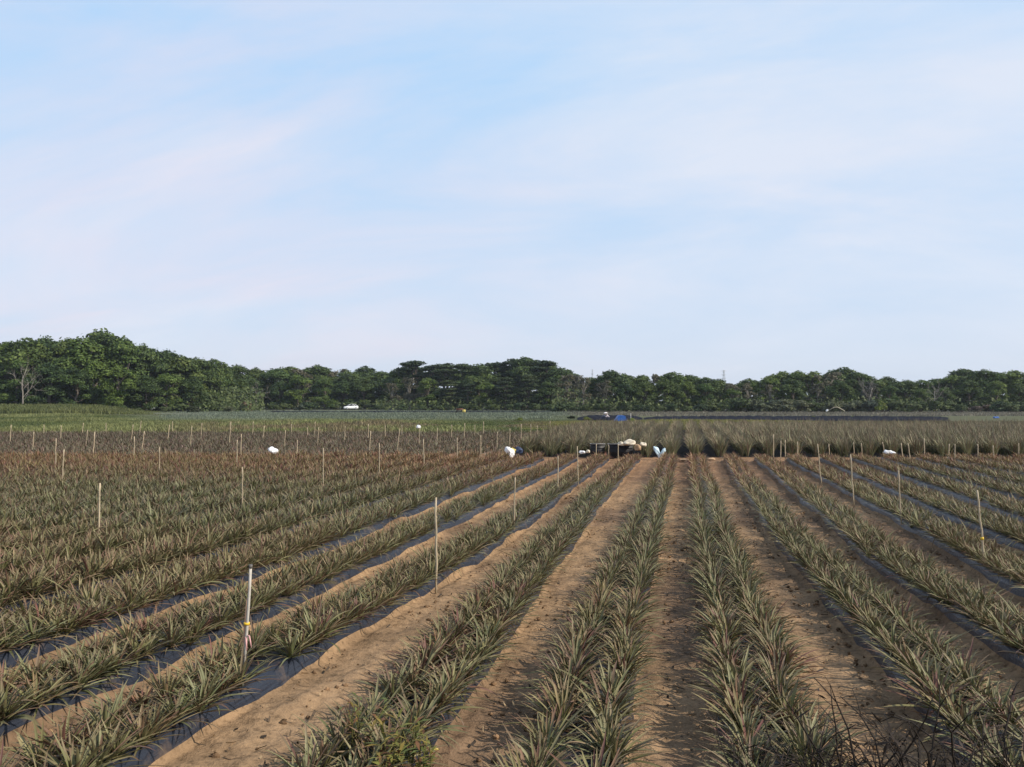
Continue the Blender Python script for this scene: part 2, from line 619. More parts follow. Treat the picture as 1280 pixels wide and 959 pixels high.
# positions of the near field
pos, who = [], []
for i, bx in enumerate(ALL_BEDS):
    for row, off in enumerate((-0.165, 0.165) if i in (I0 - 1, I0) else (-0.16, 0.16, 0.60) if bx < -6.3 else (-0.11, 0.185) if i < I0 else (-0.165, 0.12)):
        y1 = float(field_end(bx)) - 0.8
        ys = np.arange(3.15, y1, 0.175)
        ys = ys + RNG.normal(0, 0.035, len(ys)) + row * 0.11
        xx = bx + off + bed_shift(ys, i) + RNG.normal(0, 0.022, len(ys))
        keep = RNG.random(len(ys)) > 0.04
        pos.append(np.stack([xx, ys], -1)[keep])
        who += [(i, row)] * int(keep.sum())
pos = np.concatenate(pos)
who = np.array(who)
pos = np.column_stack([pos, terrain(pos[:, 0], pos[:, 1]) + 0.015])
u, v, dep = project(pos + np.array([0, 0, 0.2]))
sk = at_z(303, 842, 0.24)                     # a plant is missing where the near stake stands
clear_ = np.hypot(pos[:, 0] - sk.x - 0.08, pos[:, 1] - sk.y + 0.10) > 0.19
m = clear_ & (dep > 0.5) & (u > -260) & (u < 1540) & (v < 1300)
pos, who, u, v, dep = pos[m], who[m], u[m], v[m], dep[m]
inframe = (u > -12) & (u < 1292) & (v < 990)
order = np.argsort(np.where(inframe, np.linalg.norm(pos - np.array([0, 0, CAM_H]), axis=1), 1e9))
hero = np.zeros(len(pos), bool)
hero[order[:300]] = True

variants = []
for k in range(16):
    r = np.random.default_rng(100 + k)
    red = (0.06, 0.14, 0.26, 0.44)[k % 4]
    v_, q_, c_ = plants(np.zeros((1, 3)), np.ones(1), 44 + k % 5, 7, 3, r, None, red,
                        L0=0.18, L1=0.31, w0=0.0180, e_in=82, e_out=22, bend_in=14, bend_out=40)
    variants.append(mesh_np('pineapple_plant', v_, q_, M_PINE, c_, True))
LOOK = ['green', 'grey-green', 'red-tinged', 'reddish-purple']
hi = np.where(hero)[0]
cnt = {}
hi = sorted(hi, key=lambda a: (who[a][0], who[a][1], pos[a][1]))
for a in hi:
    i, row = who[a]
    key = (i, row)
    cnt[key] = cnt.get(key, 0) + 1
    k = RNG.integers(0, 16)
    o = link('pineapple_plant', variants[k], None, pos[a], RNG.uniform(0, 6.28))
    sc = RNG.uniform(0.86, 1.14)
    sc *= (0.93 if i < I0 - 2 else 0.93 if i > I0 else 1.0)
    o.scale = (sc * 1.03, sc * 1.03, sc * RNG.uniform(0.80, 0.98))
    o.rotation_euler = (RNG.normal(0, 0.06), RNG.normal(0, 0.06), RNG.uniform(0, 6.28))
    tag(o, f"{LOOK[k % 4]} pineapple plant, {ORD[cnt[key] - 1]} from near end, {('left', 'right', 'furrow-side')[row]} row, {bed_phrase(i)}",
        'pineapple plant', 'pineapple plants in the near beds')

rest = np.where(~hero)[0]
rp, rd = pos[rest], dep[rest]
parts = []
for lo, hi_, nl, sg, cl, wk in ((0, 13, 38, 5, 3, 1.0), (13, 20, 30, 3, 2, 1.1), (20, 60, 22, 2, 2, 1.4)):
    s = (rd >= lo) & (rd < hi_)
    p = rp[s]
    if not len(p):
        continue
    nn = fbm(p[:, 0] * 0.12, p[:, 1] * 0.12, 40, 3)
    tint = 1 + 0.10 * (RNG.random((len(p), 1)) - 0.5) + (nn[:, None] - 0.5) * np.array([[0.5, 0.2, 0.2]])
    far = sstep(14, 30, rd[s])[:, None]
    tint = tint * (1 - far + far * np.array([[1.15, 0.94, 0.89]]))
    for ch in np.array_split(np.arange(len(p)), max(1, len(p) // 1500)):
        parts.append(plants(p[ch], RNG.uniform(0.80, 1.18, len(ch)) * (1 + 0.12 * (p[ch, 0] < -4.9) + 0.12 * sstep(-5.9, -6.6, p[ch, 0])) * (1 - 0.08 * (np.abs(p[ch, 0] + 0.1) > 1.1)), nl, sg, cl, RNG, tint[ch], 0.16 + 0.14 * float(lo > 15),
                            L0=0.18, L1=0.30, w0=0.0180 * wk, e_in=82, e_out=22, bend_in=14, bend_out=40, tipred=0.6 - 0.2 * float(lo > 15)))
V, Q, C = merge(parts)
o = link('pineapple_field', mesh_np('pineapple_field', V, Q, M_PINE, C, False))
tag(o, 'mass of reddish green pineapple plants filling the near field behind the front plants', 'pineapple plants', None, 'stuff')


# the grey middle field on the left
def scatter_rows(x0, x1, ya, yb, pitch, step, rows=(0,), jit=0.05):
    out = []
    for c in np.arange(x0, x1, pitch):
        for r_ in rows:
            ys = np.arange(ya, yb, step)
            ys = ys + RNG.normal(0, jit, len(ys))
            out.append(np.stack([c + r_ + RNG.normal(0, jit, len(ys)), ys], -1))
    return np.concatenate(out)


p = scatter_rows(-75, -6.8, 14, 78, 1.2, 0.34, (-0.2, 0.2))
d = depth_of(p[:, 0], p[:, 1])
uu = 640 + F * (p[:, 0] * CP + p[:, 1] * SP) / np.maximum(d, 1)
edge = -7.2 - 0.045 * (p[:, 1] - 36)
m = (p[:, 1] > field_end(p[:, 0]) + 1.0) & (d < 57) & (d > 20) & (uu > -180) & (p[:, 0] < edge)
p = p[m]
p = np.column_stack([p, terrain(p[:, 0], p[:, 1])])
nn = fbm(p[:, 0] * 0.09, p[:, 1] * 0.09, 50, 3)[:, None]
tint = np.array([[0.84, 0.80, 1.06]]) * (0.88 + 0.35 * (nn - 0.5)) * (1 + 0.2 * (RNG.random((len(p), 1)) - 0.5))
parts = [plants(p[ch], RNG.uniform(0.8, 1.15, len(ch)), 11, 2, 2, RNG, tint[ch], 0.10, L0=0.22, L1=0.36, w0=0.045, tipred=0.25)
         for ch in np.array_split(np.arange(len(p)), 6)]
V, Q, C = merge(parts)
o = link('pineapple_field', mesh_np('pineapple_field', V, Q, M_PINEFAR, C, False))
tag(o, 'greyish mauve pineapple field between reddish crop and green grass strip on the left', 'pineapple plants', None, 'stuff')

# the taller block right of the white sack
p = scatter_rows(-9.64, 62, 33.0, 80, 1.0, 0.23, (-0.085, 0.085), 0.03)
d = depth_of(p[:, 0], p[:, 1])
uu = 640 + F * (p[:, 0] * CP + p[:, 1] * SP) / np.maximum(d, 1)
edge = -7.2 - 0.045 * (p[:, 1] - 36)
m = (p[:, 1] > field_end(p[:, 0]) + 1.6) & (d < 65) & (uu < 1420) & (p[:, 0] > edge)
p = p[m]
dd = d[m]
p = np.column_stack([p, terrain(p[:, 0], p[:, 1])])
nn = fbm(p[:, 0] * 0.12, p[:, 1] * 0.12, 60, 3)[:, None]
tint = np.array([[1.14, 1.20, 1.36]]) * (1.0 + 0.5 * (nn - 0.5)) * (1 + 0.25 * (RNG.random((len(p), 1)) - 0.5))
parts = []
for lo, hi_, nl, sg, wk in ((0, 46, 34, 3, 0.030), (46, 140, 22, 2, 0.036)):
    s = np.where((dd >= lo) & (dd < hi_))[0]
    for ch in np.array_split(s, max(1, len(s) // 1500)):
        parts.append(plants(p[ch], RNG.uniform(0.8, 1.12, len(ch)), nl, sg, 2, RNG, tint[ch], 0.13, L0=0.60, L1=0.80,
                            w0=wk, e_in=88, e_out=75, bend_in=8, bend_out=46, tipred=0.25))
V, Q, C = merge(parts)
o = link('pineapple_field', mesh_np('pineapple_field', V, Q, M_PINEFAR, C, False))
tag(o, 'tall dense tan pineapple block with dark gaps behind the near beds', 'pineapple plants', None, 'stuff')


# ------------------------------------------------------------------ grass and other ground cover
def tufts(p, h, nb, rng, tint, w=0.03, spread=0.35, lean=0.5):
    """grass tufts: nb bent blades (2 quads) per tuft"""
    n = len(p)
    az = rng.uniform(0, 6.283, (n, nb))
    r0 = rng.uniform(0, spread, (n, nb))
    a2 = rng.uniform(0, 6.283, (n, nb))
    bx = p[:, 0:1] + r0 * np.cos(a2)
    by = p[:, 1:2] + r0 * np.sin(a2)
    hh = h[:, None] * rng.uniform(0.55, 1.1, (n, nb))
    ln = lean * rng.uniform(0.2, 1.2, (n, nb)) * hh
    V = np.empty((n, nb, 3, 2, 3), dtype=np.float32)
    wa = rng.uniform(0, 3.14, (n, nb))
    for k, (fz, fl, fw) in enumerate(((0, 0, 1), (0.62, 0.35, 0.8), (1.0, 1.0, 0.06))):
        for c, sgn in enumerate((-1, 1)):
            ww = w * fw * sgn * (0.7 + 0.6 * h[:, None])
            V[:, :, k, c, 0] = bx + np.cos(az) * ln * fl + np.cos(wa) * ww
            V[:, :, k, c, 1] = by + np.sin(az) * ln * fl + np.sin(wa) * ww
            V[:, :, k, c, 2] = p[:, 2:3] + hh * fz
    C = np.broadcast_to((tint[:, None, :] * (0.75 + 0.5 * rng.random((n, nb, 1))))[:, :, None, None, :], V.shape)
    idx = np.arange(n * nb * 6, dtype=np.int32).reshape(n, nb, 3, 2)
    Q = np.stack([idx[:, :, :-1, 0], idx[:, :, :-1, 1], idx[:, :, 1:, 1], idx[:, :, 1:, 0]], -1).reshape(-1, 4)
    return V.reshape(-1, 3), Q, C.reshape(-1, 3)


def scatter_view(n, d0, d1, u0, u1, rng):
    """even-by-area scatter over the ground wedge between depths d0..d1 and bearings u0..u1"""
    d = np.sqrt(rng.uniform(d0 * d0, d1 * d1, n))
    u = rng.uniform(u0, u1, n)
    k = (u - 640) / F
    x = k * d * CP - d * SP
    y = d * CP + k * d * SP
    return np.column_stack([x, y, terrain(x, y)]), d, u


G1 = np.array([0.095, 0.118, 0.042])
G2 = np.array([0.185, 0.200, 0.080])
G3 = np.array([0.185, 0.140, 0.085])
G4 = np.array([0.165, 0.190, 0.120])

# left: green weeds between the grey field and the woods
p, d, u = scatter_view(26000, 57.5, 125, -150, 720, RNG)
n1 = fbm(p[:, 0] * 0.10, p[:, 1] * 0.05, 70, 3)
n2 = fbm(p[:, 0] * 0.16, p[:, 1] * 0.10, 77, 3)
tint = G1 + (G2 - G1) * sstep(0.35, 0.65, n1)[:, None]
wb = (sstep(0.5, 0.62, n2) * sstep(150, 330, u) * sstep(98, 80, d))[:, None] * 0.85
tint = tint * (1 - wb) + G3 * wb
wg = sstep(88, 105, d)[:, None] * sstep(120, 240, u)[:, None]
tint = tint * (1 - wg) + G4 * wg
h = 0.13 + 0.32 * sstep(0.4, 0.75, n1) * (1 - 0.75 * wg[:, 0]) * RNG.uniform(0.4, 1.1, len(p))
h = h + 0.2 * sstep(250, 60, u) * sstep(78, 92, d)
keep = ~((wb[:, 0] > 0.5) & (RNG.random(len(p)) < 0.45))
V, Q, C = tufts(p[keep], h[keep], 6, RNG, tint[keep], 0.05, 0.4)
o = link('grass', mesh_np('grass', V, Q, M_GRASS, C, False))
tag(o, 'wild green grass and weeds behind the grey field on the left', 'grass', None, 'stuff')

# tall reedy bank under the left woods
p, d, u = scatter_view(9000, 130, 172, -160, 215, RNG)
n1 = fbm(p[:, 0] * 0.12, p[:, 1] * 0.08, 81, 3)
tint = G1 * 1.05 + (np.array([0.12, 0.125, 0.05]) - G1) * n1[:, None]
V, Q, C = tufts(p, RNG.uniform(0.4, 0.9, len(p)) * sstep(215, 120, u) + 0.2, 6, RNG, tint, 0.07, 0.7)
o = link('grass', mesh_np('grass', V, Q, M_GRASS, C, False))
tag(o, 'tall grassy bank below the woods at the far left', 'grass', None, 'stuff')

# right: yellow-green fringe behind the tall block
p, d, u = scatter_view(14000, 65, 91, 650, 1450, RNG)
n1 = fbm(p[:, 0] * 0.10, p[:, 1] * 0.10, 90, 3)
tint = np.array([0.16, 0.155, 0.06]) + np.array([0.05, 0.05, 0.0]) * sstep(0.4, 0.7, n1)[:, None]
V, Q, C = tufts(p, 0.10 + 0.26 * sstep(0.42, 0.7, n1), 6, RNG, tint, 0.04, 0.35)
o = link('grass', mesh_np('grass', V, Q, M_GRASS, C, False))
tag(o, 'yellow green grass fringe between tall pineapples and black nets', 'grass', None, 'stuff')

# pale low crop in the distance
p, d, u = scatter_view(20000, 104, 192, 200, 1450, RNG)
far_right = sstep(690, 740, u)[:, None]
tint = np.array([0.150, 0.178, 0.130]) * (1 - far_right) + np.array([0.180, 0.165, 0.130]) * far_right
tint = tint * (0.8 + 0.4 * fbm(p[:, 0] * 0.05, p[:, 1] * 0.2, 95, 2)[:, None])
keep = ~(((u > 700) & (d > 166)) | ((u > 690) & (d < 126)))
V, Q, C = tufts(p[keep], RNG.uniform(0.2, 0.38, keep.sum()), 5, RNG, tint[keep], 0.06, 0.6)
o = link('low_crop', mesh_np('low_crop', V, Q, M_GRASS, C, False))
tag(o, 'pale bluish low crop far back in front of the hedge', 'crop', None, 'stuff')


# ------------------------------------------------------------------ leaf clumps for trees and shrubs
def leaf_cards(c, nrm, size, tint, rng):
    n = len(c)
    a = rng.normal(size=(n, 3))
    nn = nrm * 0.9 + a * 0.55
    nn /= np.linalg.norm(nn, axis=1, keepdims=True) + 1e-9
    t = np.cross(nn, rng.normal(size=(n, 3)))
    t /= np.linalg.norm(t, axis=1, keepdims=True) + 1e-9
    b = np.cross(nn, t)
    s = size[:, None]
    V = np.stack([c - t * s, c - b * s * 0.55 - nn * s * 0.12, c + t * s, c + b * s * 0.55 - nn * s * 0.12], 1)
    Q = np.arange(n * 4, dtype=np.int32).reshape(n, 4)
    return V.reshape(-1, 3), Q, np.repeat(tint, 4, 0)


def blob_points(blobs, n, rng, flat=False):
    """points spread through the outer shells of the given ellipsoids"""
    vol = np.array([b[1][0] * b[1][1] + b[1][0] * b[1][2] for b in blobs])
    pick = rng.choice(len(blobs), n, p=vol / vol.sum())
    cen = np.array([b[0] for b in blobs])[pick]
    rad = np.array([b[1] for b in blobs])[pick]
    dr = rng.normal(size=(n, 3))
    dr /= np.linalg.norm(dr, axis=1, keepdims=True)
    if not flat:
        dr[:, 2] = np.where(dr[:, 2] < -0.35, -dr[:, 2], dr[:, 2])
    k = (rng.uniform(0.25, 1.0, (n, 1))) ** 0.45 * (1 + rng.normal(0, 0.07, (n, 1)))
    # lumps
    lump = 1 + 0.16 * np.sin(dr[:, :1] * 7 + pick[:, None]) * np.sin(dr[:, 1:2] * 6 + pick[:, None] * 2) + 0.1 * np.sin(dr[:, 2:3] * 9 + pick[:, None])
    P = cen + dr * rad * k * lump
    nrm = dr / rad
    nrm /= np.linalg.norm(nrm, axis=1, keepdims=True)
    nrm[:, 2] += 0.25
    return P, nrm, pick


def make_tree_meshes(kind, seed):
    """meshes of a 10 m tree: trunk with limbs, and crown"""
    rng = np.random.default_rng(seed)
    tr = MB()
    blobs = []
    if kind == 'domed':
        nb = 15
        for k in range(nb):
            a = k * 2.4 + rng.uniform(-0.4, 0.4)
            rr = 2.9 * math.sqrt((k + 0.5) / nb) * rng.uniform(0.8, 1.2)
            zz = 7.9 - 2.6 * (rr / 2.9) ** 2 + rng.uniform(-0.9, 0.7)
            r = rng.uniform(0.95, 1.6)
            blobs.append(((rr * math.cos(a), rr * math.sin(a), zz), (r * 1.1, r * 1.1, r * 0.85)))
        for k in range(9):
            a = k * 0.7 + rng.uniform(0, 0.5)
            r = rng.uniform(0.9, 1.5)
            q = rng.uniform(2.2, 3.0)
            blobs.append(((q * math.cos(a), q * math.sin(a), rng.uniform(1.0, 4.8)), (r, r, r)))
        blobs.append(((rng.uniform(-.5, .5), rng.uniform(-.5, .5), 8.7), (1.5, 1.5, 1.0)))
        blobs.append(((1.3, 0.4, 8.2), (1.2, 1.2, 0.9)))
        blobs.append(((-1.2, -0.5, 8.3), (1.2, 1.2, 0.9)))
        cols = [(0.034, 0.056, 0.018), (0.060, 0.092, 0.026), (0.105, 0.142, 0.040)]
        n, sz = 8200, (0.13, 0.28)
    elif kind == 'layered':
        for tz_, rr_ in ((1.8, 2.2), (3.0, 2.6), (4.3, 3.0), (5.6, 2.7), (6.8, 2.5), (8.0, 2.1), (9.1, 1.5)):
            for k in range(5):
                a = rng.uniform(0, 6.28)
                q = rr_ * rng.uniform(0.25, 0.8)
                r = rng.uniform(0.9, 1.5)
                blobs.append(((q * math.cos(a), q * math.sin(a), tz_ + rng.uniform(-0.3, 0.3)), (r, r, 0.34)))
        blobs.append(((0.2, 0, 9.35), (0.8, 0.7, 0.35)))
        blobs.append(((-0.3, 0.2, 8.7), (1.2, 1.2, 0.4)))
        cols = [(0.036, 0.056, 0.024), (0.050, 0.072, 0.030), (0.068, 0.088, 0.038)]
        n, sz = 6400, (0.12, 0.26)
    elif kind == 'sparse':
        for k in range(22):
            a = rng.uniform(0, 6.28)
            q = rng.uniform(0.2, 2.3)
            r = rng.uniform(0.5, 1.0)
            blobs.append(((q * math.cos(a), q * math.sin(a), rng.uniform(2.0, 9.3) - 0.5 * q), (r, r, r * 0.9)))
        cols = [(0.085, 0.085, 0.055), (0.105, 0.095, 0.065), (0.070, 0.085, 0.045)]
        n, sz = 2300, (0.10, 0.24)
    elif kind == 'bright':
        for k in range(17):
            a = k * 2.4 + rng.uniform(-0.4, 0.4)
            rr = 2.4 * math.sqrt((k + 0.5) / 17)
            r = rng.uniform(0.8, 1.4)
            blobs.append(((rr * math.cos(a), rr * math.sin(a), rng.uniform(1.6, 8.4) - 0.35 * rr), (r, r, r * 0.85)))
        blobs += [((0.3, 0.2, 8.6), (1.4, 1.3, 0.9)), ((-1.1, 0.4, 7.9), (1.2, 1.2, 0.9)), ((0.9, -0.9, 7.9), (1.2, 1.2, 0.9)), ((0, 1.2, 7.4), (1.2, 1.2, 1.0))]
        cols = [(0.048, 0.080, 0.020), (0.080, 0.122, 0.028), (0.125, 0.170, 0.042)]
        n, sz = 6000, (0.12, 0.27)
    # trunk and limbs
    top = 8.6
    pts = [(0, 0, -0.3)]
    for k in range(1, 8):
        pts.append((rng.normal(0, 0.10) * k * 0.5, rng.normal(0, 0.10) * k * 0.5, top * k / 7))
    tr.tube(pts, [0.30 - 0.033 * k for k in range(8)], 7)
    for b in blobs[::2]:
        z0 = min(max(1.4, b[0][2] * 0.55), 6)
        j = min(7, max(1, int(round(z0 / top * 7))))
        s0 = Vector(pts[j])
        e = Vector(b[0])
        mid = s0.lerp(e, 0.5) + Vector((rng.normal(0, 0.15), rng.normal(0, 0.15), 0.35))
        tr.tube([s0, mid, e], [0.11, 0.07, 0.025], 5)
    P, nrm, pick = blob_points(blobs, n, rng, kind == 'layered')
    bt = rng.uniform(0, 1, len(blobs))[pick]
    k = np.clip(0.55 * bt + 0.6 * rng.random(n) - 0.1, 0, 1)[:, None]
    c0, c1, c2 = (np.array(c) for c in cols)
    T = np.where(k < 0.5, c0 + (c1 - c0) * k * 2, c1 + (c2 - c1) * (k * 2 - 1)) * rng.uniform(0.8, 1.2, (n, 1))
    v_, q_, c_ = leaf_cards(P, nrm, rng.uniform(*sz, n), T, rng)
    crown = mesh_np('crown', v_, q_, M_TREE, c_, False)
    trunk = mesh_np('trunk', np.concatenate(tr.V), np.concatenate(tr.Q), M_PALEBARK if kind == 'sparse' else M_BARK, None, True)
    return trunk, crown


PROTO = {}
for kind, cnt_ in (('domed', 6), ('layered', 4), ('sparse', 3), ('bright', 3)):
    PROTO[kind] = [make_tree_meshes(kind, 300 + 10 * len(PROTO) + k) for k in range(cnt_)]


M_GREYBARK = plain_mat('grey_bark', (0.21, 0.19, 0.17), 0.9, 0.3, 2.0, bstr=0.4, bdist=0.02)


def dead_tree_meshes(seed, spread, bark=None):
    rng = np.random.default_rng(seed)
    tr = MB()
    limbs = MB()

    def grow(mb, p, d, L, r, lev):
        pts, q, dd = [p], p, d
        for k in range(4):
            dd = (dd + Vector(rng.normal(0, 0.16, 3)) + Vector((0, 0, 0.08))).normalized()
            q = q + dd * L / 4
            pts.append(q)
        mb.tube(pts, [r, r * 0.85, r * 0.7, r * 0.55, r * 0.4], 5)
        if lev:
            for k in range(3 if lev > 1 else 4):
                s = pts[2 + k % 3]
                nd = (dd + Vector(rng.normal(0, spread, 3))).normalized()
                grow(limbs, s, nd, L * rng.uniform(0.5, 0.75), r * 0.5, lev - 1)
    grow(tr, Vector((0, 0, -0.2)), Vector((0.05, 0, 1)), 5.5, 0.20, 0)
    for k in range(7):
        a = k * 2.4
        z = 1.2 + 0.62 * k
        grow(limbs, Vector((0, 0, z)), Vector((math.cos(a) * 0.9, math.sin(a) * 0.9, 0.8)).normalized(), 3.4 - 0.2 * k, 0.065, 2)
    t = mesh_np('trunk', np.concatenate(tr.V), np.concatenate(tr.Q), bark, None, True)
    l = mesh_np('limbs', np.concatenate(limbs.V), np.concatenate(limbs.Q), bark, None, True)
    return t, l


PROTO_DEAD = [dead_tree_meshes(900 + k, 0.55, M_PALEBARK) for k in range(3)] + [dead_tree_meshes(910 + k, 0.5, M_GREYBARK) for k in range(2)]


def shrub_meshes(seed, cols, n=1300):
    rng = np.random.default_rng(seed)
    blobs = []
    for k in range(9):
        a = rng.uniform(0, 6.28)
        q = rng.uniform(0, 1.1)
        r = rng.uniform(0.45, 0.8)
        blobs.append(((q * math.cos(a), q * math.sin(a), rng.uniform(0.45, 1.45) - 0.25 * q), (r, r, r * 0.8)))
    P, nrm, pick = blob_points(blobs, n, rng)
    P[:, 2] = np.maximum(P[:, 2], 0.05)
    bt = rng.uniform(0, 1, len(blobs))[pick]
    k = np.clip(0.55 * bt + 0.6 * rng.random(n) - 0.1, 0, 1)[:, None]
    c0, c1 = np.array(cols[0]), np.array(cols[1])
    v_, q_, c_ = leaf_cards(P, nrm, rng.uniform(0.10, 0.24, n), c0 + (c1 - c0) * k, rng)
    crown = mesh_np('foliage', v_, q_, M_TREE, c_, False)
    st = MB()
    for k in range(6):
        a = k * 1.05
        st.tube([(0.05 * math.cos(a), 0.05 * math.sin(a), -0.1), (0.5 * math.cos(a), 0.5 * math.sin(a), 0.7), (0.8 * math.cos(a), 0.8 * math.sin(a), 1.3)],
                [0.04, 0.03, 0.01], 5)
    stem = mesh_np('stem', np.concatenate(st.V), np.concatenate(st.Q), M_BARK, None, True)
    return stem, crown


SHRUB = {'green': [shrub_meshes(500 + k, [(0.040, 0.062, 0.022), (0.078, 0.105, 0.036)]) for k in range(4)],
         'yellow green': [shrub_meshes(520 + k, [(0.10, 0.14, 0.028), (0.17, 0.20, 0.045)]) for k in range(2)],
         'greyish': [shrub_meshes(540 + k, [(0.075, 0.090, 0.050), (0.115, 0.130, 0.080)]) for k in range(2)],
         'dark': [shrub_meshes(560 + k, [(0.022, 0.030, 0.016), (0.040, 0.050, 0.022)]) for k in range(2)],
         'brown': [shrub_meshes(580 + k, [(0.105, 0.075, 0.050), (0.160, 0.115, 0.080)]) for k in range(2)]}

# skyline of the woods as read from the photograph: bearing, top
SKY = [(-60, 428), (0, 425), (30, 423), (50, 418), (75, 426), (100, 417), (127, 411), (150, 419), (190, 434), (215, 440), (240, 443), (265, 449),
       (290, 453), (310, 457), (330, 460), (345, 455), (370, 454), (395, 453), (415, 456), (428, 463), (440, 458), (455, 458), (470, 464),
       (485, 465), (500, 462), (515, 448), (530, 451), (545, 456), (560, 453), (590, 451), (620, 449), (640, 446), (655, 442), (670, 445),
       (688, 448), (697, 458), (718, 462), (735, 465), (750, 466), (765, 462), (790, 465), (815, 466), (845, 460), (860, 462), (877, 470),
       (900, 473), (925, 470), (960, 467), (985, 460), (1005, 459), (1025, 463), (1040, 459), (1055, 458), (1072, 463), (1090, 470),
       (1110, 472), (1140, 474), (1165, 476), (1180, 466), (1200, 460), (1220, 457), (1240, 460), (1265, 462), (1290, 460), (1340, 462)]
SKU, SKV = [a for a, b in SKY], [b for a, b in SKY]


def wood_depth(u):
    return float(np.interp(u, [-60, 150, 250, 330, 470, 520, 690, 740, 1340], [166, 170, 192, 236, 240, 222, 215, 192, 190]))


LANDMARK = [(-100, 'the left photo edge'), (438, 'the white car'), (580, 'the yellow crate'), (774, 'the blue tarp'), (905, 'the lattice pylon'),
            (1045, 'the bent pale pole'), (1243, 'the far blue sheet')]
seq = {}


def place_label(look, u):
    b = [l for l in LANDMARK if l[0] <= u][-1]
    k = (look, b[1])
    seq[k] = seq.get(k, 0) + 1
    return f'{look}, {ORD[seq[k] - 1]} right of {b[1]}'


LOOKS = {'domed': 'dark domed tree', 'layered': 'dark tiered tree', 'sparse': 'thin greyish tree', 'bright': 'lighter green tree'}


def put_tree(kind, u, top, dep, wide=1.0, where='in woods', vi=None):
    x, y = ground_at(u, dep)
    z0 = tz(x, y)
    H = at_d(u, top, dep).z - z0
    trunk, crown = PROTO[kind][vi if vi is not None else random.randrange(len(PROTO[kind]))]
    s = H / 10.0
    e = empty({'domed': 'broadleaf_tree', 'layered': 'layered_tree', 'sparse': 'sparse_tree', 'bright': 'broadleaf_tree'}[kind], (x, y, z0),
              random.uniform(0, 6.28))
    e.scale = (s * wide, s * wide, s)
    link('trunk', trunk, e)
    link('crown', crown, e)
    tag(e, place_label(LOOKS[kind] + ' ' + where, u), 'tree', 'trees of the woods behind the field')


rs = random.Random(5)
u = -45.0
trees = []
while u < 1335:
    top = float(np.interp(u, SKU, SKV))
    dep = wood_depth(u)
    if u < 330:
        kind = 'domed' if rs.random() < 0.8 else 'bright'
    elif 500 < u < 700 or 690 <= u < 700:
        kind = 'layered' if rs.random() < 0.75 else 'domed'
    elif 700 < u < 745:
        kind = 'sparse'
    else:
        kind = rs.choice(['domed', 'domed', 'bright', 'domed', 'bright', 'sparse'])
    trees.append((u, kind, top + rs.uniform(-2.5, 4 if u > 330 else 2), dep + rs.uniform(-6, 6), rs.uniform(0.9, 1.15) * (1.35 if u > 330 else 1.1), 'along woods edge'))
    u += rs.uniform(16, 23) if u > 330 else rs.uniform(20, 28)
u = -30.0
while u < 1330:                                     # the next row behind, a little lower in the picture
    top = float(np.interp(u, SKU, SKV))
    trees.append((u, 'domed', top + rs.uniform(3, 9), wood_depth(u) + rs.uniform(14, 26), 1.2, 'half hidden behind'))
    u += rs.uniform(24, 34)
# lower front trees
for u_, kind, top, dd_ in [(62, 'domed', 452, -9), (20, 'bright', 446, -8), (95, 'domed', 458, -9), (118, 'bright', 446, -5), (150, 'bright', 455, -9), (182, 'domed', 468, -10), (208, 'bright', 464, -12),
                           (240, 'domed', 470, -12), (268, 'bright', 466, -14), (300, 'domed', 472, -14), (372, 'bright', 466, -14), (405, 'bright', 470, -14),
                           (350, 'domed', 476, -12), (430, 'domed', 474, -10), (455, 'domed', 470, -10), (490, 'sparse', 474, -12), (512, 'sparse', 466, -14),
                           (535, 'bright', 470, -14), (562, 'layered', 474, -14), (585, 'layered', 478, -14), (608, 'bright', 476, -15), (632, 'layered', 470, -15),
                           (660, 'layered', 466, -13), (684, 'domed', 476, -13), (708, 'sparse', 462, -12), (729, 'sparse', 466, -12), (756, 'sparse', 470, -13),
                           (782, 'domed', 478, -13), (806, 'domed', 476, -13), (832, 'domed', 472, -13), (858, 'bright', 474, -14), (880, 'bright', 478, -14),
                           (914, 'bright', 484, -15), (934, 'sparse', 476, -13), (962, 'sparse', 476, -13), (990, 'domed', 472, -14), (1022, 'sparse', 474, -13), (1050, 'domed', 474, -14),
                           (1088, 'sparse', 474, -12), (1112, 'bright', 480, -13), (1150, 'bright', 484, -15), (1180, 'bright', 482, -15), (1212, 'domed', 474, -14),
                           (1246, 'bright', 474, -14), (1275, 'domed', 478, -14)]:
    trees.append((u_, kind, top, wood_depth(u_) + dd_, 1.2, 'low in front'))
for t in sorted(trees, key=lambda a: a[0]):
    put_tree(t[1], t[0], t[2], t[3], t[4], t[5])


def put_dead(u, base_v, top, dep, vi, label, wide=1.0):
    x, y = ground_at(u, dep)
    z0 = tz(x, y)
    H = at_d(u, top, dep).z - z0
    e = empty('bare_tree', (x, y, z0), vi * 1.7)
    s = H / 6.6
    e.scale = (s * wide, s * wide, s)
    link('trunk', PROTO_DEAD[vi][0], e)
    link('limbs', PROTO_DEAD[vi][1], e)
    tag(e, label, 'tree', 'bare dead trees')


put_dead(29, 510, 458, 152, 0, 'pale leafless tree standing on the grassy bank at the far left', 0.65)
put_dead(203, 506, 482, 172, 1, 'small pale bare tree low in front of the left woods')
put_dead(322, 506, 484, 196, 2, 'pale bare tree between the left woods and the white car', 1.1)
put_dead(1170, 506, 482, 172, 3, 'grey bare tree in the woods at the right', 0.9)
put_dead(1084, 505, 476, 175, 4, 'thin grey bare tree left of the yellow green shrub', 0.8)

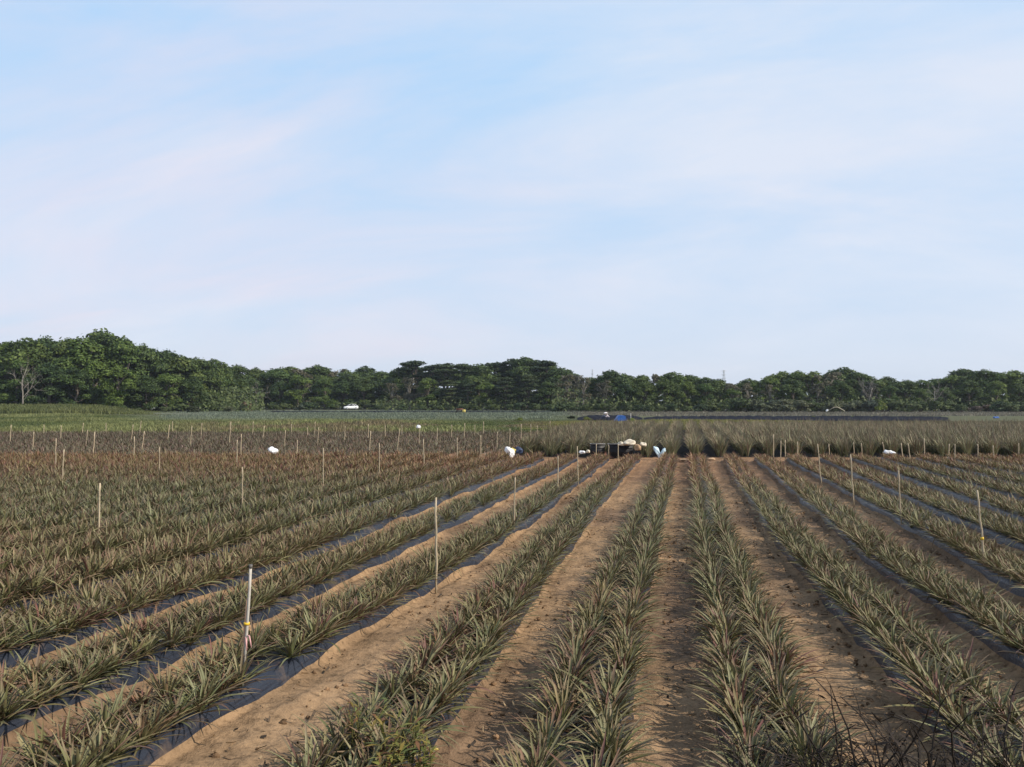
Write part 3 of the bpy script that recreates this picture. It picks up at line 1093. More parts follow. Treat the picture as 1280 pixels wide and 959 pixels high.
# shrubs at the foot of the woods
shr = []
rs = random.Random(9)
for u_ in np.arange(470, 1330, 15.5):
    uu = float(u_) + rs.uniform(-4, 4)
    dep = float(np.interp(uu, [470, 640, 700, 1330], [200, 192, 170, 167])) + rs.uniform(-2, 4)
    topv = float(np.interp(uu, [470, 700, 850, 900, 960, 1100, 1140, 1330], [507, 503, 506, 499, 498, 499, 500, 503])) + rs.uniform(-2, 2)
    look = 'green'
    if 1030 < uu < 1090 or 940 < uu < 1000:
        look = 'greyish'
    if 1185 < uu < 1240:
        look = 'brown'
        topv += 5
    shr.append((uu, topv, dep, look, rs.uniform(1.1, 1.5)))
shr += [(1102, 500, 163, 'yellow green', 0.8), (355, 503, 205, 'green', 1.5), (385, 501, 208, 'green', 1.6), (375, 505, 200, 'greyish', 1.2),
        (244, 505, 160, 'dark', 1.3), (715, 519.5, 104, 'dark', 1.5), (205, 508, 163, 'green', 1.4), (175, 509, 158, 'green', 1.3),
        (95, 505, 156, 'dark', 1.2), (120, 506, 156, 'green', 1.2), (62, 509, 146, 'dark', 1.0), (285, 507, 166, 'greyish', 1.2),
        (310, 500, 180, 'brown', 1.0), (340, 505, 190, 'green', 1.4), (1200, 505, 163, 'green', 1.4), (1265, 505, 163, 'green', 1.7),
        (150, 503, 160, 'green', 1.6), (75, 500, 160, 'green', 1.6), (40, 503, 163, 'green', 1.4), (8, 503, 163, 'green', 1.4), (420, 506, 225, 'green', 1.3),
        (270, 504, 178, 'green', 1.4), (225, 503, 170, 'green', 1.4), (650, 523, 92, 'yellow green', 1.8), (1065, 523, 103, 'yellow green', 1.9),
        (733, 524, 97, 'yellow green', 1.9), (790, 522, 90, 'yellow green', 1.5), (1016, 523, 101, 'yellow green', 2.0)]
for uu, topv, dep, look, wide in sorted(shr):
    x, y = ground_at(uu, dep)
    z0 = tz(x, y)
    H = max(0.5, at_d(uu, topv, dep).z - z0)
    s = H / 2.0
    pr = SHRUB[look]
    stem, fol = pr[random.randrange(len(pr))]
    e = empty('shrub', (x, y, z0), random.uniform(0, 6.28))
    e.scale = (s * wide, s * wide, s)
    link('stem', stem, e)
    link('foliage', fol, e)
    tag(e, place_label(f'{look} shrub', uu), 'shrub', 'shrubs at the foot of the woods')

# undergrowth that ties the wood's foot together
pu = []
for u0, u1, da, db, n, hh in ((-120, 320, 168, 200, 2600, 2.4), (300, 480, 221, 240, 1500, 2.2), (470, 700, 200, 226, 2400, 2.8), (690, 1400, 172, 196, 5200, 3.0)):
    p, d, u_ = scatter_view(n, da, db, u0, u1, RNG)
    z = p[:, 2] + RNG.uniform(0.1, 1.0, n) * hh * (0.7 + 0.6 * fbm(p[:, 0] * 0.15, p[:, 1] * 0.15, 120, 2))
    pu.append(np.column_stack([p[:, :2], z]))
for u0, u1, da, db, n in ((-150, 330, 176, 196, 7000), (320, 490, 238, 256, 4000), (480, 710, 224, 240, 6000), (690, 1420, 190, 212, 15000)):
    p, d, u_ = scatter_view(n, da, db, u0, u1, RNG)
    pu.append(np.column_stack([p[:, :2], p[:, 2] + RNG.uniform(0.2, 5.5, n)]))
pu = np.concatenate(pu)
nn = np.tile(np.array([[0.15, -0.6, 0.6]]), (len(pu), 1))
tint = np.array([0.045, 0.066, 0.026]) + np.array([0.045, 0.05, 0.02]) * RNG.random((len(pu), 1))
v_, q_, c_ = leaf_cards(pu, nn, RNG.uniform(0.25, 0.5, len(pu)), tint, RNG)
o = link('undergrowth', mesh_np('undergrowth', v_, q_, M_TREE, c_, False))
tag(o, 'tangled dark green undergrowth at the foot of the woods', 'undergrowth', None, 'stuff')

# ------------------------------------------------------------------ stakes
PALE = (0.42, 0.34, 0.23)
TAN = (0.38, 0.26, 0.15)


def stake(u0, v0, u1, v1, label, r=0.013, zvis=0.42, col=PALE, group='bamboo stakes in the fields', name='bamboo_stake'):
    p = at_z(u0, v0, zvis)
    dep = depth_of(p.x, p.y)
    q = at_d(u1, v1, dep)
    dirn = (p - q).normalized()
    g = tz(p.x, p.y) - 0.03
    b = p + dirn * ((p.z - g) / max(0.2, -dirn.z))
    mb = MB()
    L = (q - b).length
    pts = [Vector((0, 0, 0)).lerp(q - b, k / 6) + (Vector((random.gauss(0, 0.004), random.gauss(0, 0.004), 0)) if 0 < k < 6 else Vector()) for k in range(7)]
    c = np.array(col) * random.uniform(0.85, 1.12)
    mb.tube(pts, [r * 1.08, r, r * 1.05, r, r * 1.03, r * 0.97, r * 0.95], 7, c)
    for k in (1.5, 3.2, 4.8):
        a = (q - b) * (k / 6)
        mb.tube([a - (q - b) * 0.006, a + (q - b) * 0.006], [r * 1.2, r * 1.2], 7, c * 0.8)
    o = mb.build(name, M_BAMBOO, None, b, 0, True)
    return tag(o, label, 'stake', group), b, q


def numbered(lst, phrase, **kw):
    lst = sorted(lst, key=lambda a: a[0])
    for k, s in enumerate(lst):
        stake(*s, phrase.replace('#', ORD[k]), **kw)


# the close two-tone stake on the left
st = empty('marker_stake', (0, 0, 0))
p0 = at_z(303, 842, 0.28)
dep = depth_of(p0.x, p0.y)
q0 = at_d(313.5, 706, dep)
g = p0 - (q0 - p0) * 0.11
st.location = g
ax = q0 - g
mb = MB()
mb.tube([ax * 0, ax * 0.25, ax * 0.5, ax * 0.72], [0.017, 0.016, 0.016, 0.014], 8, (0.40, 0.24, 0.15))
mb.build('wooden_rod', M_BAMBOO, st, smooth=True)
mb = MB()
off = Vector((0.016, -0.012, 0))
mb.tube([off + ax * 0.03, off + ax * 0.5, off * 0.6 + ax * 0.8, ax * 0.975], [0.010, 0.0105, 0.0105, 0.0105], 8, (0.50, 0.46, 0.40))
mb.build('pale_pipe', M_BAMBOO, st, smooth=True)
mb = MB()
mb.tube([ax * 0.972, ax * 1.0], [0.0145, 0.014], 8, (0.12, 0.11, 0.10))
mb.build('dark_cap', M_BAMBOO, st, smooth=True)
mb = MB()
mb.tube([off * 0.5 + ax * 0.505, off * 0.5 + ax * 0.525], [0.023, 0.023], 10)
mb.build('yellow_band', M_TAPE_Y, st, smooth=True)
mb = MB()
a = off * 0.5 + ax * 0.42
mb.tube([a, a + Vector((0.04, -0.02, 0.0)), a + Vector((0.055, -0.03, -0.04)), a + Vector((0.062, -0.03, -0.08))], [0.005, 0.006, 0.005, 0.003], 6)
mb.tube([a, a + Vector((0.02, -0.03, -0.03)), a + Vector((0.03, -0.04, -0.10))], [0.006, 0.007, 0.004], 6)
mb.build('string_tie', M_PINKTAPE, st, smooth=True)
tag(st, 'close pale and brown stake with yellow band in the left beds', 'stake', 'bamboo stakes in the fields')

for s, lab in (((545, 703, 545, 622), 'bamboo stake in the third bed left of central furrow'),
               ((124, 652, 125, 604), 'short pale stake alone among plants left of the yellow banded stake'),
               ((643, 640, 644, 597), 'bamboo stake between the close left beds and the black crates'),
               ((303, 618, 303, 584), 'bamboo stake directly above the yellow banded stake'),
               ((404, 598, 404, 560), 'tall thin stake right of the white bag on the left'),
               ((474, 586, 474, 554), 'tall stake midway between the white bag and the white sack'),
               ((722.5, 590.6, 721.5, 558), 'tall stake just left of the black crates'),
               ((697.5, 598, 697.5, 570), 'thin stake second left of the black crates, lower down'),
               ((1025, 589, 1022, 555), 'tall tilted stake in front of the tall block, far right of crates'),
               ((1066, 610, 1063, 568), 'leaning stake before the tall block, between two nearby leaning stakes'),
               ((1125.3, 630.8, 1123, 588), 'bamboo stake in the right beds, left of the nearest right stake'),
               ((199, 585, 199.4, 558.7), 'tall stake among reddish plants, left of the white bag'),
               ((78, 595, 80, 562), 'tallest stake among reddish plants near the left photo edge')):
    stake(*s, lab)
# the two-tone one on the right
o, b, q = stake(1228.5, 681, 1221.4, 613, 'nearest stake at the right, thin with pale yellow band', r=0.012)
mb = MB()
ax = q - b
mb.tube([ax * 0.40, ax * 0.43], [0.021, 0.021], 8, (0.75, 0.55, 0.2))
mb.build('yellow_band', M_TAPE_Y, o, smooth=True)

numbered([(13, 545, 14, 531), (55, 537.5, 55, 530.6), (76, 542.5, 76.5, 532), (103.5, 536, 104.4, 528.7), (132.5, 535, 132.5, 529), (164.7, 545, 166.5, 530.6),
          (175, 538, 176.5, 526), (210.6, 543, 212, 531), (251.6, 540.6, 252.5, 528.7), (287.2, 547.5, 288.5, 527), (316, 537, 316.6, 527), (215.6, 535, 215.6, 527),
          (329.4, 542.5, 330.6, 532.5), (393.5, 537.5, 394, 527), (460.4, 542.5, 460.6, 530), (364.4, 537, 364.4, 530), (481.5, 540.6, 481.6, 532),
          (502.5, 539, 502.5, 531), (564.4, 542.5, 564.6, 531), (580.4, 541, 581.2, 529), (604.4, 537.5, 604.4, 527), (593.5, 538, 593.5, 531), (651.5, 546, 651.5, 530),
          (663.5, 543, 663.5, 530), (672, 542, 672, 532), (687.5, 537.5, 687.5, 526)],
         'thin stake against the green grass strip, # from the left', r=0.02)
numbered([(41.5, 553, 42.5, 540), (108.5, 548, 109.7, 537.5), (117, 560.6, 118.4, 540), (178.5, 554, 180.5, 539), (238.4, 550, 239.7, 533), (301.2, 560.6, 301.5, 542.5),
          (356, 552, 357, 538), (397.5, 547.5, 398.5, 534), (431, 544, 431.5, 533), (462.2, 558, 463.4, 539), (384.4, 540, 384.4, 534), (497.5, 554, 499.7, 536),
          (546.4, 546, 547, 535), (601, 561, 601, 544), (621.5, 554, 622, 540), (637.2, 549, 637.4, 535.6)],
         'stake standing within the grey middle field, # from the left', r=0.018)
numbered([(69.6, 575, 70, 548), (167.5, 567.5, 168, 545.6), (296, 574, 296.5, 550), (371.5, 562.5, 371.5, 550), (530, 575, 529.4, 549), (571.5, 569, 571.4, 547)],
         'stake at the back edge of the reddish left crop, # from the left', r=0.016)
numbered([(967, 565.6, 967, 543), (976, 566, 976, 551), (981.5, 569, 981.5, 550), (997, 566, 997, 552), (1036.5, 566, 1036, 555), (1067.5, 565, 1067, 552.5),
          (1077.5, 566, 1076.5, 554), (1105.6, 565, 1103, 552.5), (1127.7, 567.5, 1126.5, 554), (1137, 567.5, 1134.7, 554), (1155.6, 569, 1155, 548),
          (1186, 567.5, 1186.5, 555), (1193.7, 572, 1193.5, 555), (1222.7, 569, 1222, 555), (1242.5, 572, 1241.2, 557), (1273.4, 569, 1273.4, 554)],
         'stake along the front of the tall block, # from the left', r=0.017, zvis=0.25)
numbered([(745.4, 566, 745.4, 555), (760.7, 567, 760.7, 556), (772.7, 566, 772.7, 555)], 'short stake before the black crates, # from the left', r=0.014, zvis=0.30)
o, b, q = stake(666, 567, 652, 552.5, 'slanting stick leaning at the left end of the tall block', r=0.014, zvis=0.12)
o, b, q = stake(995, 566, 982, 557, 'slanting pale stick leaning before the tall block at the right', r=0.014, zvis=0.12)
# the stake with a rag
o, b, q = stake(524.4, 547.5, 524.4, 534, 'stake topped with a small white rag in the grey field', r=0.018)


def sack_mesh(seed, size, squash=0.8, lump=0.34):
    """a crumpled bag: an ellipsoid flattened underneath with folds and a gathered mouth"""
    rng = np.random.default_rng(seed)
    nu, nv = 22, 12
    ph = rng.uniform(0, 6.28, 6)
    rings = []
    V = []
    for j in range(nv + 1):
        th = math.pi * j / nv
        for i in range(nu):
            a = 2 * math.pi * i / nu
            k = 1 + lump * (0.5 * math.sin(3 * a + ph[0] + 2 * th) + 0.4 * math.sin(5 * a + ph[1] - 3 * th) + 0.3 * math.sin(2 * th * 2 + ph[2] + a))
            x = math.cos(th)
            rr = max(0.02, math.sin(th)) ** 0.7 * k
            if j > nv - 3:
                rr *= 0.55 if j == nv - 2 else 0.8
            y, z = rr * math.cos(a), rr * math.sin(a)
            z = max(z, -0.72)
            V.append((x * size[0] / 2, y * size[1] / 2, (z + 0.72) * size[2] / 1.72 * squash))
    Q = []
    for j in range(nv):
        for i in range(nu):
            Q.append((j * nu + i, j * nu + (i + 1) % nu, (j + 1) * nu + (i + 1) % nu, (j + 1) * nu + i))
    return np.array(V), np.array(Q)


def sack(name, u, v, z, size, mat, seed, label, cat, rot=(0, 0, 0), dz=None):
    p = at_z(u, v, z)
    V, Q = sack_mesh(seed, size)
    o = link(name, mesh_np(name, V, Q, mat, None, True), None, p)
    o.rotation_euler = rot
    return tag(o, label, cat)


p = at_d(523, 534, depth_of(b.x, b.y) - 0.05)
V, Q = sack_mesh(3, (0.24, 0.14, 0.2))
tag(link('rag', mesh_np('rag', V, Q, M_WHITEBAG, None, True), None, p - Vector((0, 0, 0.06))), 'small white rag tied on a stake in the grey field', 'rag')

sack('plastic_bag', 340, 566.5, 0.30, (0.44, 0.28, 0.27), M_WHITEBAG, 11, 'crumpled white bag caught on plants in the left field', 'bag', (0, R(25), R(10)))
sack('sack', 633.5, 567.5, 0.16, (0.52, 0.36, 0.36), M_WHITEBAG, 12, 'white sack leaning at the left end of the tall block', 'sack', (0, R(58), R(12)))
sack('sack', 641.5, 567, 0.12, (0.34, 0.26, 0.26), M_YELLOW, 13, 'small yellowish sack beside the leaning white sack', 'sack', (0, 0, R(20)))
sack('cloth_bundle', 648.5, 567, 0.12, (0.38, 0.3, 0.34), M_DARKBLUE, 14, 'dark blue cloth bundle right of the yellowish sack', 'bundle', (0, 0, R(-20)))
sack('plastic_bag', 727.5, 567, 0.22, (0.26, 0.2, 0.14), M_WHITEBAG, 15, 'small white scrap left of the black crates', 'bag')
sack('plastic_bag', 735, 566.3, 0.24, (0.16, 0.14, 0.16), M_CREAM, 16, 'tiny pinkish cream scrap against the left black crate', 'bag')
sack('plastic_bag', 1110, 567.5, 0.22, (0.36, 0.26, 0.18), M_WHITEBAG, 17, 'white bag lying before the tall block at the right', 'bag', (0, 0, R(5)))
sack('plastic_bag', 1116, 567.8, 0.22, (0.24, 0.2, 0.12), M_WHITEBAG, 18, 'smaller white scrap just right of the white bag', 'bag', (0, 0, R(25)))
sack('sack', 853.5, 576.5, 0.02, (0.42, 0.25, 0.10), M_TAN, 19, 'flat tan slab at the end of the central furrow', 'sack', (0, 0, R(5)))
sack('sack', 888.5, 575, 0.02, (0.34, 0.25, 0.10), M_TAN, 20, 'flat tan slab at the end of the furrow right of centre', 'sack', (0, 0, R(5)))

# the pale blue torn bag with two wings
wb = empty('plastic_bag', at_z(822, 572, 0.1))
for sx, rt, nm, sd in ((-0.07, -32, 'flap', 31), (0.11, 28, 'flap', 32)):
    V, Q = sack_mesh(sd, (0.52, 0.16, 0.2))
    f_ = link(nm, mesh_np(nm, V, Q, M_PALEBLUE, None, True), wb, (sx, 0, 0.18))
    f_.rotation_euler = (0, R(90 + rt), 0)
tag(wb, 'pale blue torn plastic bag standing in a V at a bed end', 'bag')


# ------------------------------------------------------------------ black crates with sacks
def crate(u0, u1, vtop, dep, label, depth=0.42, tilt=0.0):
    x0, y0 = ground_at(u0, dep)
    x1, y1 = ground_at(u1, dep)
    W = math.hypot(x1 - x0, y1 - y0)
    H = at_d(u0, vtop, dep).z
    e = empty('crate', ((x0 + x1) / 2, (y0 + y1) / 2, 0), PSI + tilt)
    b = MB()
    t = 0.02
    b.box((0, 0, H / 2), (W, t, H))
    b.box((0, depth, H / 2), (W, t, H))
    b.box((-W / 2 + t / 2, depth / 2, H / 2), (t, depth - t - 0.004, H - 0.002))
    b.box((W / 2 - t / 2, depth / 2, H / 2), (t, depth - t - 0.004, H - 0.002))
    b.box((0, depth / 2, 0.02), (W - 2 * t - 0.004, depth - t - 0.004, 0.02))
    for k in range(1, 4):
        b.box((0, -0.018, H * k / 4), (W - 0.03, 0.012, 0.016))
    b.build('body', M_BLACKPL, e)
    rm = MB()
    rm.box((0, -0.006, H + 0.012), (W + 0.05, 0.05, 0.02))
    rm.box((0, depth + 0.006, H + 0.012), (W + 0.05, 0.05, 0.02))
    for s in (-1, 1):
        rm.box((s * (W / 2 + 0.002), depth / 2, H + 0.012), (0.046, depth - 0.045, 0.019))
    rm.build('rim', M_GREYRIM, e)
    tag(e, label, 'crate', 'black crates before the tall block')
    return e, H


crate(739, 756, 555.6, 32.3, 'smaller black crate at the left of the pair')
crate(761, 791, 555.8, 32.2, 'wider black crate with cream sacks behind it')
sack('sack', 787, 556.5, 0.56, (0.50, 0.32, 0.26), M_CREAM, 41, 'largest cream sack heaped behind the wider black crate', 'sack', (0, R(-4), R(14)))
sack('sack', 776.5, 557, 0.54, (0.30, 0.24, 0.18), M_CREAM, 42, 'small cream sack at the left of the sack heap', 'sack')
sack('sack', 797, 563, 0.36, (0.28, 0.24, 0.30), M_TAN, 43, 'tan sack at the right end of the wider crate', 'sack')
sack('sack', 803.5, 557.5, 0.53, (0.28, 0.22, 0.17), M_CREAM, 44, 'cream sack at the right end of the sack heap', 'sack', (0, R(12), 0))


# ------------------------------------------------------------------ black nets over the distant rows
def net(u0, u1, da, db, h, label, seed, droop=0.5):
    nu, nv = 260, 22
    us = np.linspace(u0, u1, nu)
    V = np.zeros((nv, nu, 3))
    for j in range(nv):
        d = da + (db - da) * j / (nv - 1)
        k = (us - 640) / F
        x = k * d * CP - d * SP
        y = d * CP + k * d * SP
        f = math.sin(math.pi * min(1, (j + 0.02) / (nv - 1) * 1.0)) ** 0.35
        row = 0.72 + 0.28 * np.abs(np.sin((x - 0.3) * math.pi / 1.2))
        end = np.clip(np.minimum(us - u0, u1 - us) / 18.0, 0.05, 1) ** 0.5
        z = h * f * row * end * (0.6 + 0.8 * fbm(x * 0.25, y * 0.4, seed, 3)) + 0.03
        V[j, :, 0], V[j, :, 1], V[j, :, 2] = x + (vnoise(x, y, seed + 3) - 0.5) * 0.3, y + (vnoise(x * 0.4, y * 0.4, seed) - 0.5) * 1.2, z
    idx = np.arange(nu * nv).reshape(nv, nu)
    Q = np.stack([idx[:-1, :-1], idx[:-1, 1:], idx[1:, 1:], idx[1:, :-1]], -1).reshape(-1, 4)
    o = link('shade_net', mesh_np('shade_net', V, Q, M_NET, None, True))
    tag(o, label, 'shade net', 'black nets over the distant rows')


net(805, 1185, 93, 112, 0.36, 'long black shade net over rows, right of the blue tarp', 61)
net(722, 803, 97, 112, 0.50, 'short rumpled black net around the blue tarp', 62)
net(330, 700, 163, 168, 0.34, 'thin long black net line far back below the white car', 63)

# blue tarp shelter, partly behind yellow-green weeds
bt = empty('tarp_shelter', (*ground_at(776, 93), 0), PSI)
mb = MB()
prof = [(-0.95, 0.02), (-0.82, 0.22), (-0.42, 0.70), (-0.25, 0.80), (0.35, 0.78), (0.62, 0.72), (0.75, 0.3), (0.8, 0.02)]
rings = []
for yy in (-0.5, -0.2, 0.2, 0.6, 1.0):
    rings.append([(x + 0.04 * math.sin(5 * yy + x * 3), yy, z * (1 - 0.06 * math.cos(4 * yy))) for x, z in prof])
V = [q for r_ in rings for q in r_]
n = len(prof)
Q = [(i * n + k, i * n + k + 1, (i + 1) * n + k + 1, (i + 1) * n + k) for i in range(4) for k in range(n - 1)]
mb.add(V, Q)
for base in (0, 4 * n):
    mb.add([V[base + k] for k in range(n)], [(0, 1, 6, 7), (1, 2, 5, 6), (2, 3, 4, 5)])
mb.build('tarp', M_BLUE, bt, smooth=False)
mb = MB()
for x in (-0.3, 0.55):
    for yy in (-0.42, 0.9):
        mb.tube([(x, yy, -0.05), (x, yy, 0.74)], [0.025, 0.025], 6)
mb.tube([(-0.3, -0.42, 0.745), (-0.3, 0.9, 0.745)], [0.022, 0.022], 6)
mb.build('pole_frame', M_RUST, bt)
bt.scale = (0.8, 0.8, 0.86)
tag(bt, 'low bright blue tarp shelter behind yellow green weeds', 'tarp')

# small blue sheet far right
sack('tarp', 1245, 523, 0.1, (0.8, 0.4, 0.28), M_BLUE, 51, 'small far blue sheet before the woods at the right', 'tarp', (0, 0, R(10)))
sack('tarp', 1225, 536.5, 0.45, (1.1, 0.4, 0.30), M_BLACKPL, 52, 'dark heap lying on the tall crop at the right', 'tarp', (0, 0, R(10)))

# yellow crate and rusty cart
yx, yy = ground_at(580, 158)
yc = empty('crate', (yx, yy, 0.0), PSI)
mb = MB()
for sx in (-1, 1):
    mb.box((sx * 0.29, 0, 0.42), (0.03, 0.5, 0.56))
    mb.box((0, sx * 0.265, 0.42), (0.61, 0.03, 0.558))
mb.box((0, 0, 0.155), (0.54, 0.49, 0.03))
for z in (0.26, 0.42, 0.58):
    mb.box((0, -0.288, z), (0.60, 0.012, 0.03))
mb.build('body', M_YELLOW, yc)
mb = MB()
mb.box((0, 0, 0.072), (0.62, 0.56, 0.10))
mb.build('pallet', M_BARK, yc)
tag(yc, 'yellow crate standing in the far crop beside a rusty cart', 'crate')
rx, ry = ground_at(575, 161)
rc = empty('cart', (rx, ry, 0), PSI)
mb = MB()
mb.box((0, 0, 0.62), (1.4, 0.8, 0.05))
for sx in (-1, 1):
    mb.box((sx * 0.685, 0, 0.77), (0.03, 0.8, 0.24))
mb.box((0, 0.385, 0.77), (1.33, 0.03, 0.238))
mb.build('tray', M_RUST, rc)
for sx in (-1, 1):
    w = MB()
    w.tube([(sx * 0.45, -0.44, 0.30), (sx * 0.45, -0.36, 0.30)], [0.30, 0.30], 16)
    w.build('wheel', M_TYRE, rc)
    lg = MB()
    lg.box((sx * 0.45, 0.2, 0.297), (0.05, 0.05, 0.59))
    lg.build('leg', M_RUST, rc)
tag(rc, 'rusty brown low cart just left of the yellow crate', 'cart')

# bent pale pole and small white sheet by the hedge on the right
px, py = ground_at(1035, 163)
mb = MB()
a = at_d(1033, 514.5, 163)
b1, b2, c1 = at_d(1043, 509, 163), at_d(1047, 509, 163), at_d(1055.5, 513.5, 163)
mb.tube([a, b1, b2, c1, Vector((c1.x, c1.y, 0.1))], [0.03, 0.05, 0.055, 0.06, 0.05], 7, (0.55, 0.48, 0.36))
o = mb.build('bent_pole', M_BAMBOO, None)
tag(o, 'bent pale pole arching low before the right hedge', 'pole')
sack('plastic_bag', 1034.5, 514, 0.45, (0.55, 0.3, 0.42), M_WHITEBAG, 53, 'white sheet hanging at the left end of the bent pole', 'bag', (0, R(-40), 0))


# ------------------------------------------------------------------ people crouching by the nets
def person(u, dep, face, label, shirt, trousers, hatc):
    x, y = ground_at(u, dep)
    e = empty('person', (x, y, 0.0), face)
    J = {'pelvis': (0, 0, 0.34), 'belly': (0, -0.08, 0.48), 'chest': (0, -0.20, 0.64), 'neck': (0, -0.27, 0.76), 'head': (0, -0.33, 0.85), 'crown': (0, -0.35, 0.96)}
    rad = {'pelvis': 0.15, 'belly': 0.135, 'chest': 0.145, 'neck': 0.055, 'head': 0.085, 'crown': 0.075}
    ed = [('pelvis', 'belly'), ('belly', 'chest'), ('chest', 'neck'), ('neck', 'head'), ('head', 'crown')]
    for s, t in ((-1, 'l'), (1, 'r')):
        J['hip' + t] = (s * 0.10, 0.0, 0.31)
        J['knee' + t] = (s * 0.17, -0.36, 0.46)
        J['ankle' + t] = (s * 0.13, -0.10, 0.07)
        J['toe' + t] = (s * 0.15, -0.28, 0.035)
        J['sh' + t] = (s * 0.18, -0.22, 0.68)
        J['el' + t] = (s * 0.24, -0.40, 0.48)
        J['wr' + t] = (s * 0.12, -0.58, 0.36)
        J['hand' + t] = (s * 0.09, -0.66, 0.33)
        rad.update({'hip' + t: 0.10, 'knee' + t: 0.065, 'ankle' + t: 0.042, 'toe' + t: 0.032, 'sh' + t: 0.062, 'el' + t: 0.045, 'wr' + t: 0.03, 'hand' + t: 0.032})
        ed += [('pelvis', 'hip' + t), ('hip' + t, 'knee' + t), ('knee' + t, 'ankle' + t), ('ankle' + t, 'toe' + t), ('chest', 'sh' + t), ('sh' + t, 'el' + t),
               ('el' + t, 'wr' + t), ('wr' + t, 'hand' + t)]
    names = list(J)
    me = bpy.data.meshes.new('body')
    me.from_pydata([J[k] for k in names], [(names.index(a), names.index(b)) for a, b in ed], [])
    m, nt, bs = mat_new('worker_clothes')
    tc = N(nt, 'ShaderNodeTexCoord')
    sp = N(nt, 'ShaderNodeSeparateXYZ')
    nt.links.new(tc.outputs['Object'], sp.inputs[0])
    c = ramp(nt, sp.outputs['Z'], [(0.0, trousers), (0.49, trousers), (0.5, shirt), (0.77, shirt), (0.78, (0.36, 0.22, 0.15))])
    nz = noise_tex(nt, tc.outputs['Object'], 9, 4)
    c = mixcol(nt, c, ramp(nt, nz, [(0.3, 0.8), (0.7, 1.2)]), 1.0, 'MULTIPLY')
    nt.links.new(c, bs.inputs['Base Color'])
    bs.inputs['Roughness'].default_value = 0.85
    me.materials.append(m)
    o = link('body', me, e)
    md = o.modifiers.new('Skin', 'SKIN')
    me.skin_vertices or None
    if not me.skin_vertices:
        bpy.context.view_layer.objects.active = o
    lay = me.skin_vertices[0] if me.skin_vertices else None
    if lay:
        for k, nme in enumerate(names):
            lay.data[k].radius = (rad[nme], rad[nme])
        lay.data[0].use_root = True
    o.modifiers.new('Smooth', 'SUBSURF').levels = 1
    hat = MB()
    n = 16
    rings = [[(r_ * math.cos(2 * math.pi * k / n), -0.35 + r_ * math.sin(2 * math.pi * k / n), z) for k in range(n)]
             for r_, z in ((0.21, 0.925), (0.13, 0.945), (0.115, 1.0), (0.07, 1.04), (0.005, 1.045))]
    for i in range(len(rings) - 1):
        hat.add(rings[i] + rings[i + 1], [(k, (k + 1) % n, n + (k + 1) % n, n + k) for k in range(n)])
    hat.build('hat', plain_mat('hat_cloth', hatc, 0.8, 0.1), e, smooth=True)
    fc = MB()
    for s in (-1, 1):
        fc.box((s * 0.03, -0.418, 0.895), (0.016, 0.012, 0.01), (0.02, 0.02, 0.02))
    fc.box((0, -0.425, 0.872), (0.018, 0.022, 0.03), (0.34, 0.2, 0.14))
    fc.box((0, -0.412, 0.842), (0.04, 0.01, 0.008), (0.2, 0.08, 0.07))
    fc.build('face', plain_mat('face_paint', (0.3, 0.2, 0.15), 0.6, 0.05, tint=True), e)
    tag(e, label, 'person', 'workers crouching by the black nets')


person(752.5, 94, R(100), 'crouching worker in white hat and dark clothes, farther from blue tarp', (0.10, 0.11, 0.16), (0.03, 0.035, 0.06), (0.75, 0.72, 0.74))
person(761.5, 94, R(-80), 'crouching worker in pinkish white shirt beside the blue tarp', (0.62, 0.54, 0.56), (0.03, 0.035, 0.06), (0.72, 0.66, 0.66))
o, b, q = stake(788.5, 524, 788.5, 517, 'thin stake with white tip standing behind blue tarp', r=0.03, zvis=0.2, col=(0.7, 0.66, 0.62))

# ------------------------------------------------------------------ white car
cx, cy = ground_at(438.5, 214)
car = empty('parked_car', (cx, cy, 0.12), PSI + R(24))
mb = MB()


def car_ring(x, w, zs):
    # cross-section: sill, belt, shoulder, top each side
    z0, z1, z2 = zs
    return [(x, -w * 0.94, z0), (x, -w, (z0 + z1) / 2), (x, -w * 0.96, z1), (x, -w * 0.80, z2), (x, w * 0.80, z2), (x, w * 0.96, z1), (x, w, (z0 + z1) / 2), (x, w * 0.94, z0)]


secs = [(-1.88, 0.66, (0.36, 0.62, 0.70)), (-1.78, 0.78, (0.26, 0.70, 0.80)), (-1.0, 0.84, (0.24, 0.80, 0.94)), (-0.85, 0.84, (0.24, 0.84, 0.98)),
        (1.2, 0.84, (0.24, 0.88, 1.0)), (1.72, 0.80, (0.26, 0.88, 1.0)), (1.88, 0.72, (0.36, 0.82, 0.94))]
mb.loft([car_ring(*s) for s in secs])
mb.build('body', M_CARPAINT, car, smooth=False)
mb = MB()
cab = [(-0.86, 0.70, 0.70, 0.98), (-0.25, 0.66, 0.58, 1.46), (0.9, 0.66, 0.58, 1.48), (1.70, 0.68, 0.66, 1.02)]
mb.loft([[(x, -wb_, 0.97), (x, -wt, z), (x, wt, z), (x, wb_, 0.97)] for x, wb_, wt, z in cab])
mb.build('greenhouse', M_GLASS, car)
mb = MB()
mb.box((0.35, 0, 1.49), (1.35, 1.18, 0.05))
for s in (-1, 1):
    mb.tube([(-0.88, s * 0.70, 0.98), (-0.27, s * 0.60, 1.47)], [0.04, 0.04], 6)
    mb.tube([(0.40, s * 0.69, 0.98), (0.40, s * 0.60, 1.47)], [0.04, 0.04], 6)
    mb.tube([(1.72, s * 0.67, 1.0), (0.98, s * 0.60, 1.47)], [0.06, 0.05], 6)
mb.build('roof', M_CARPAINT, car)
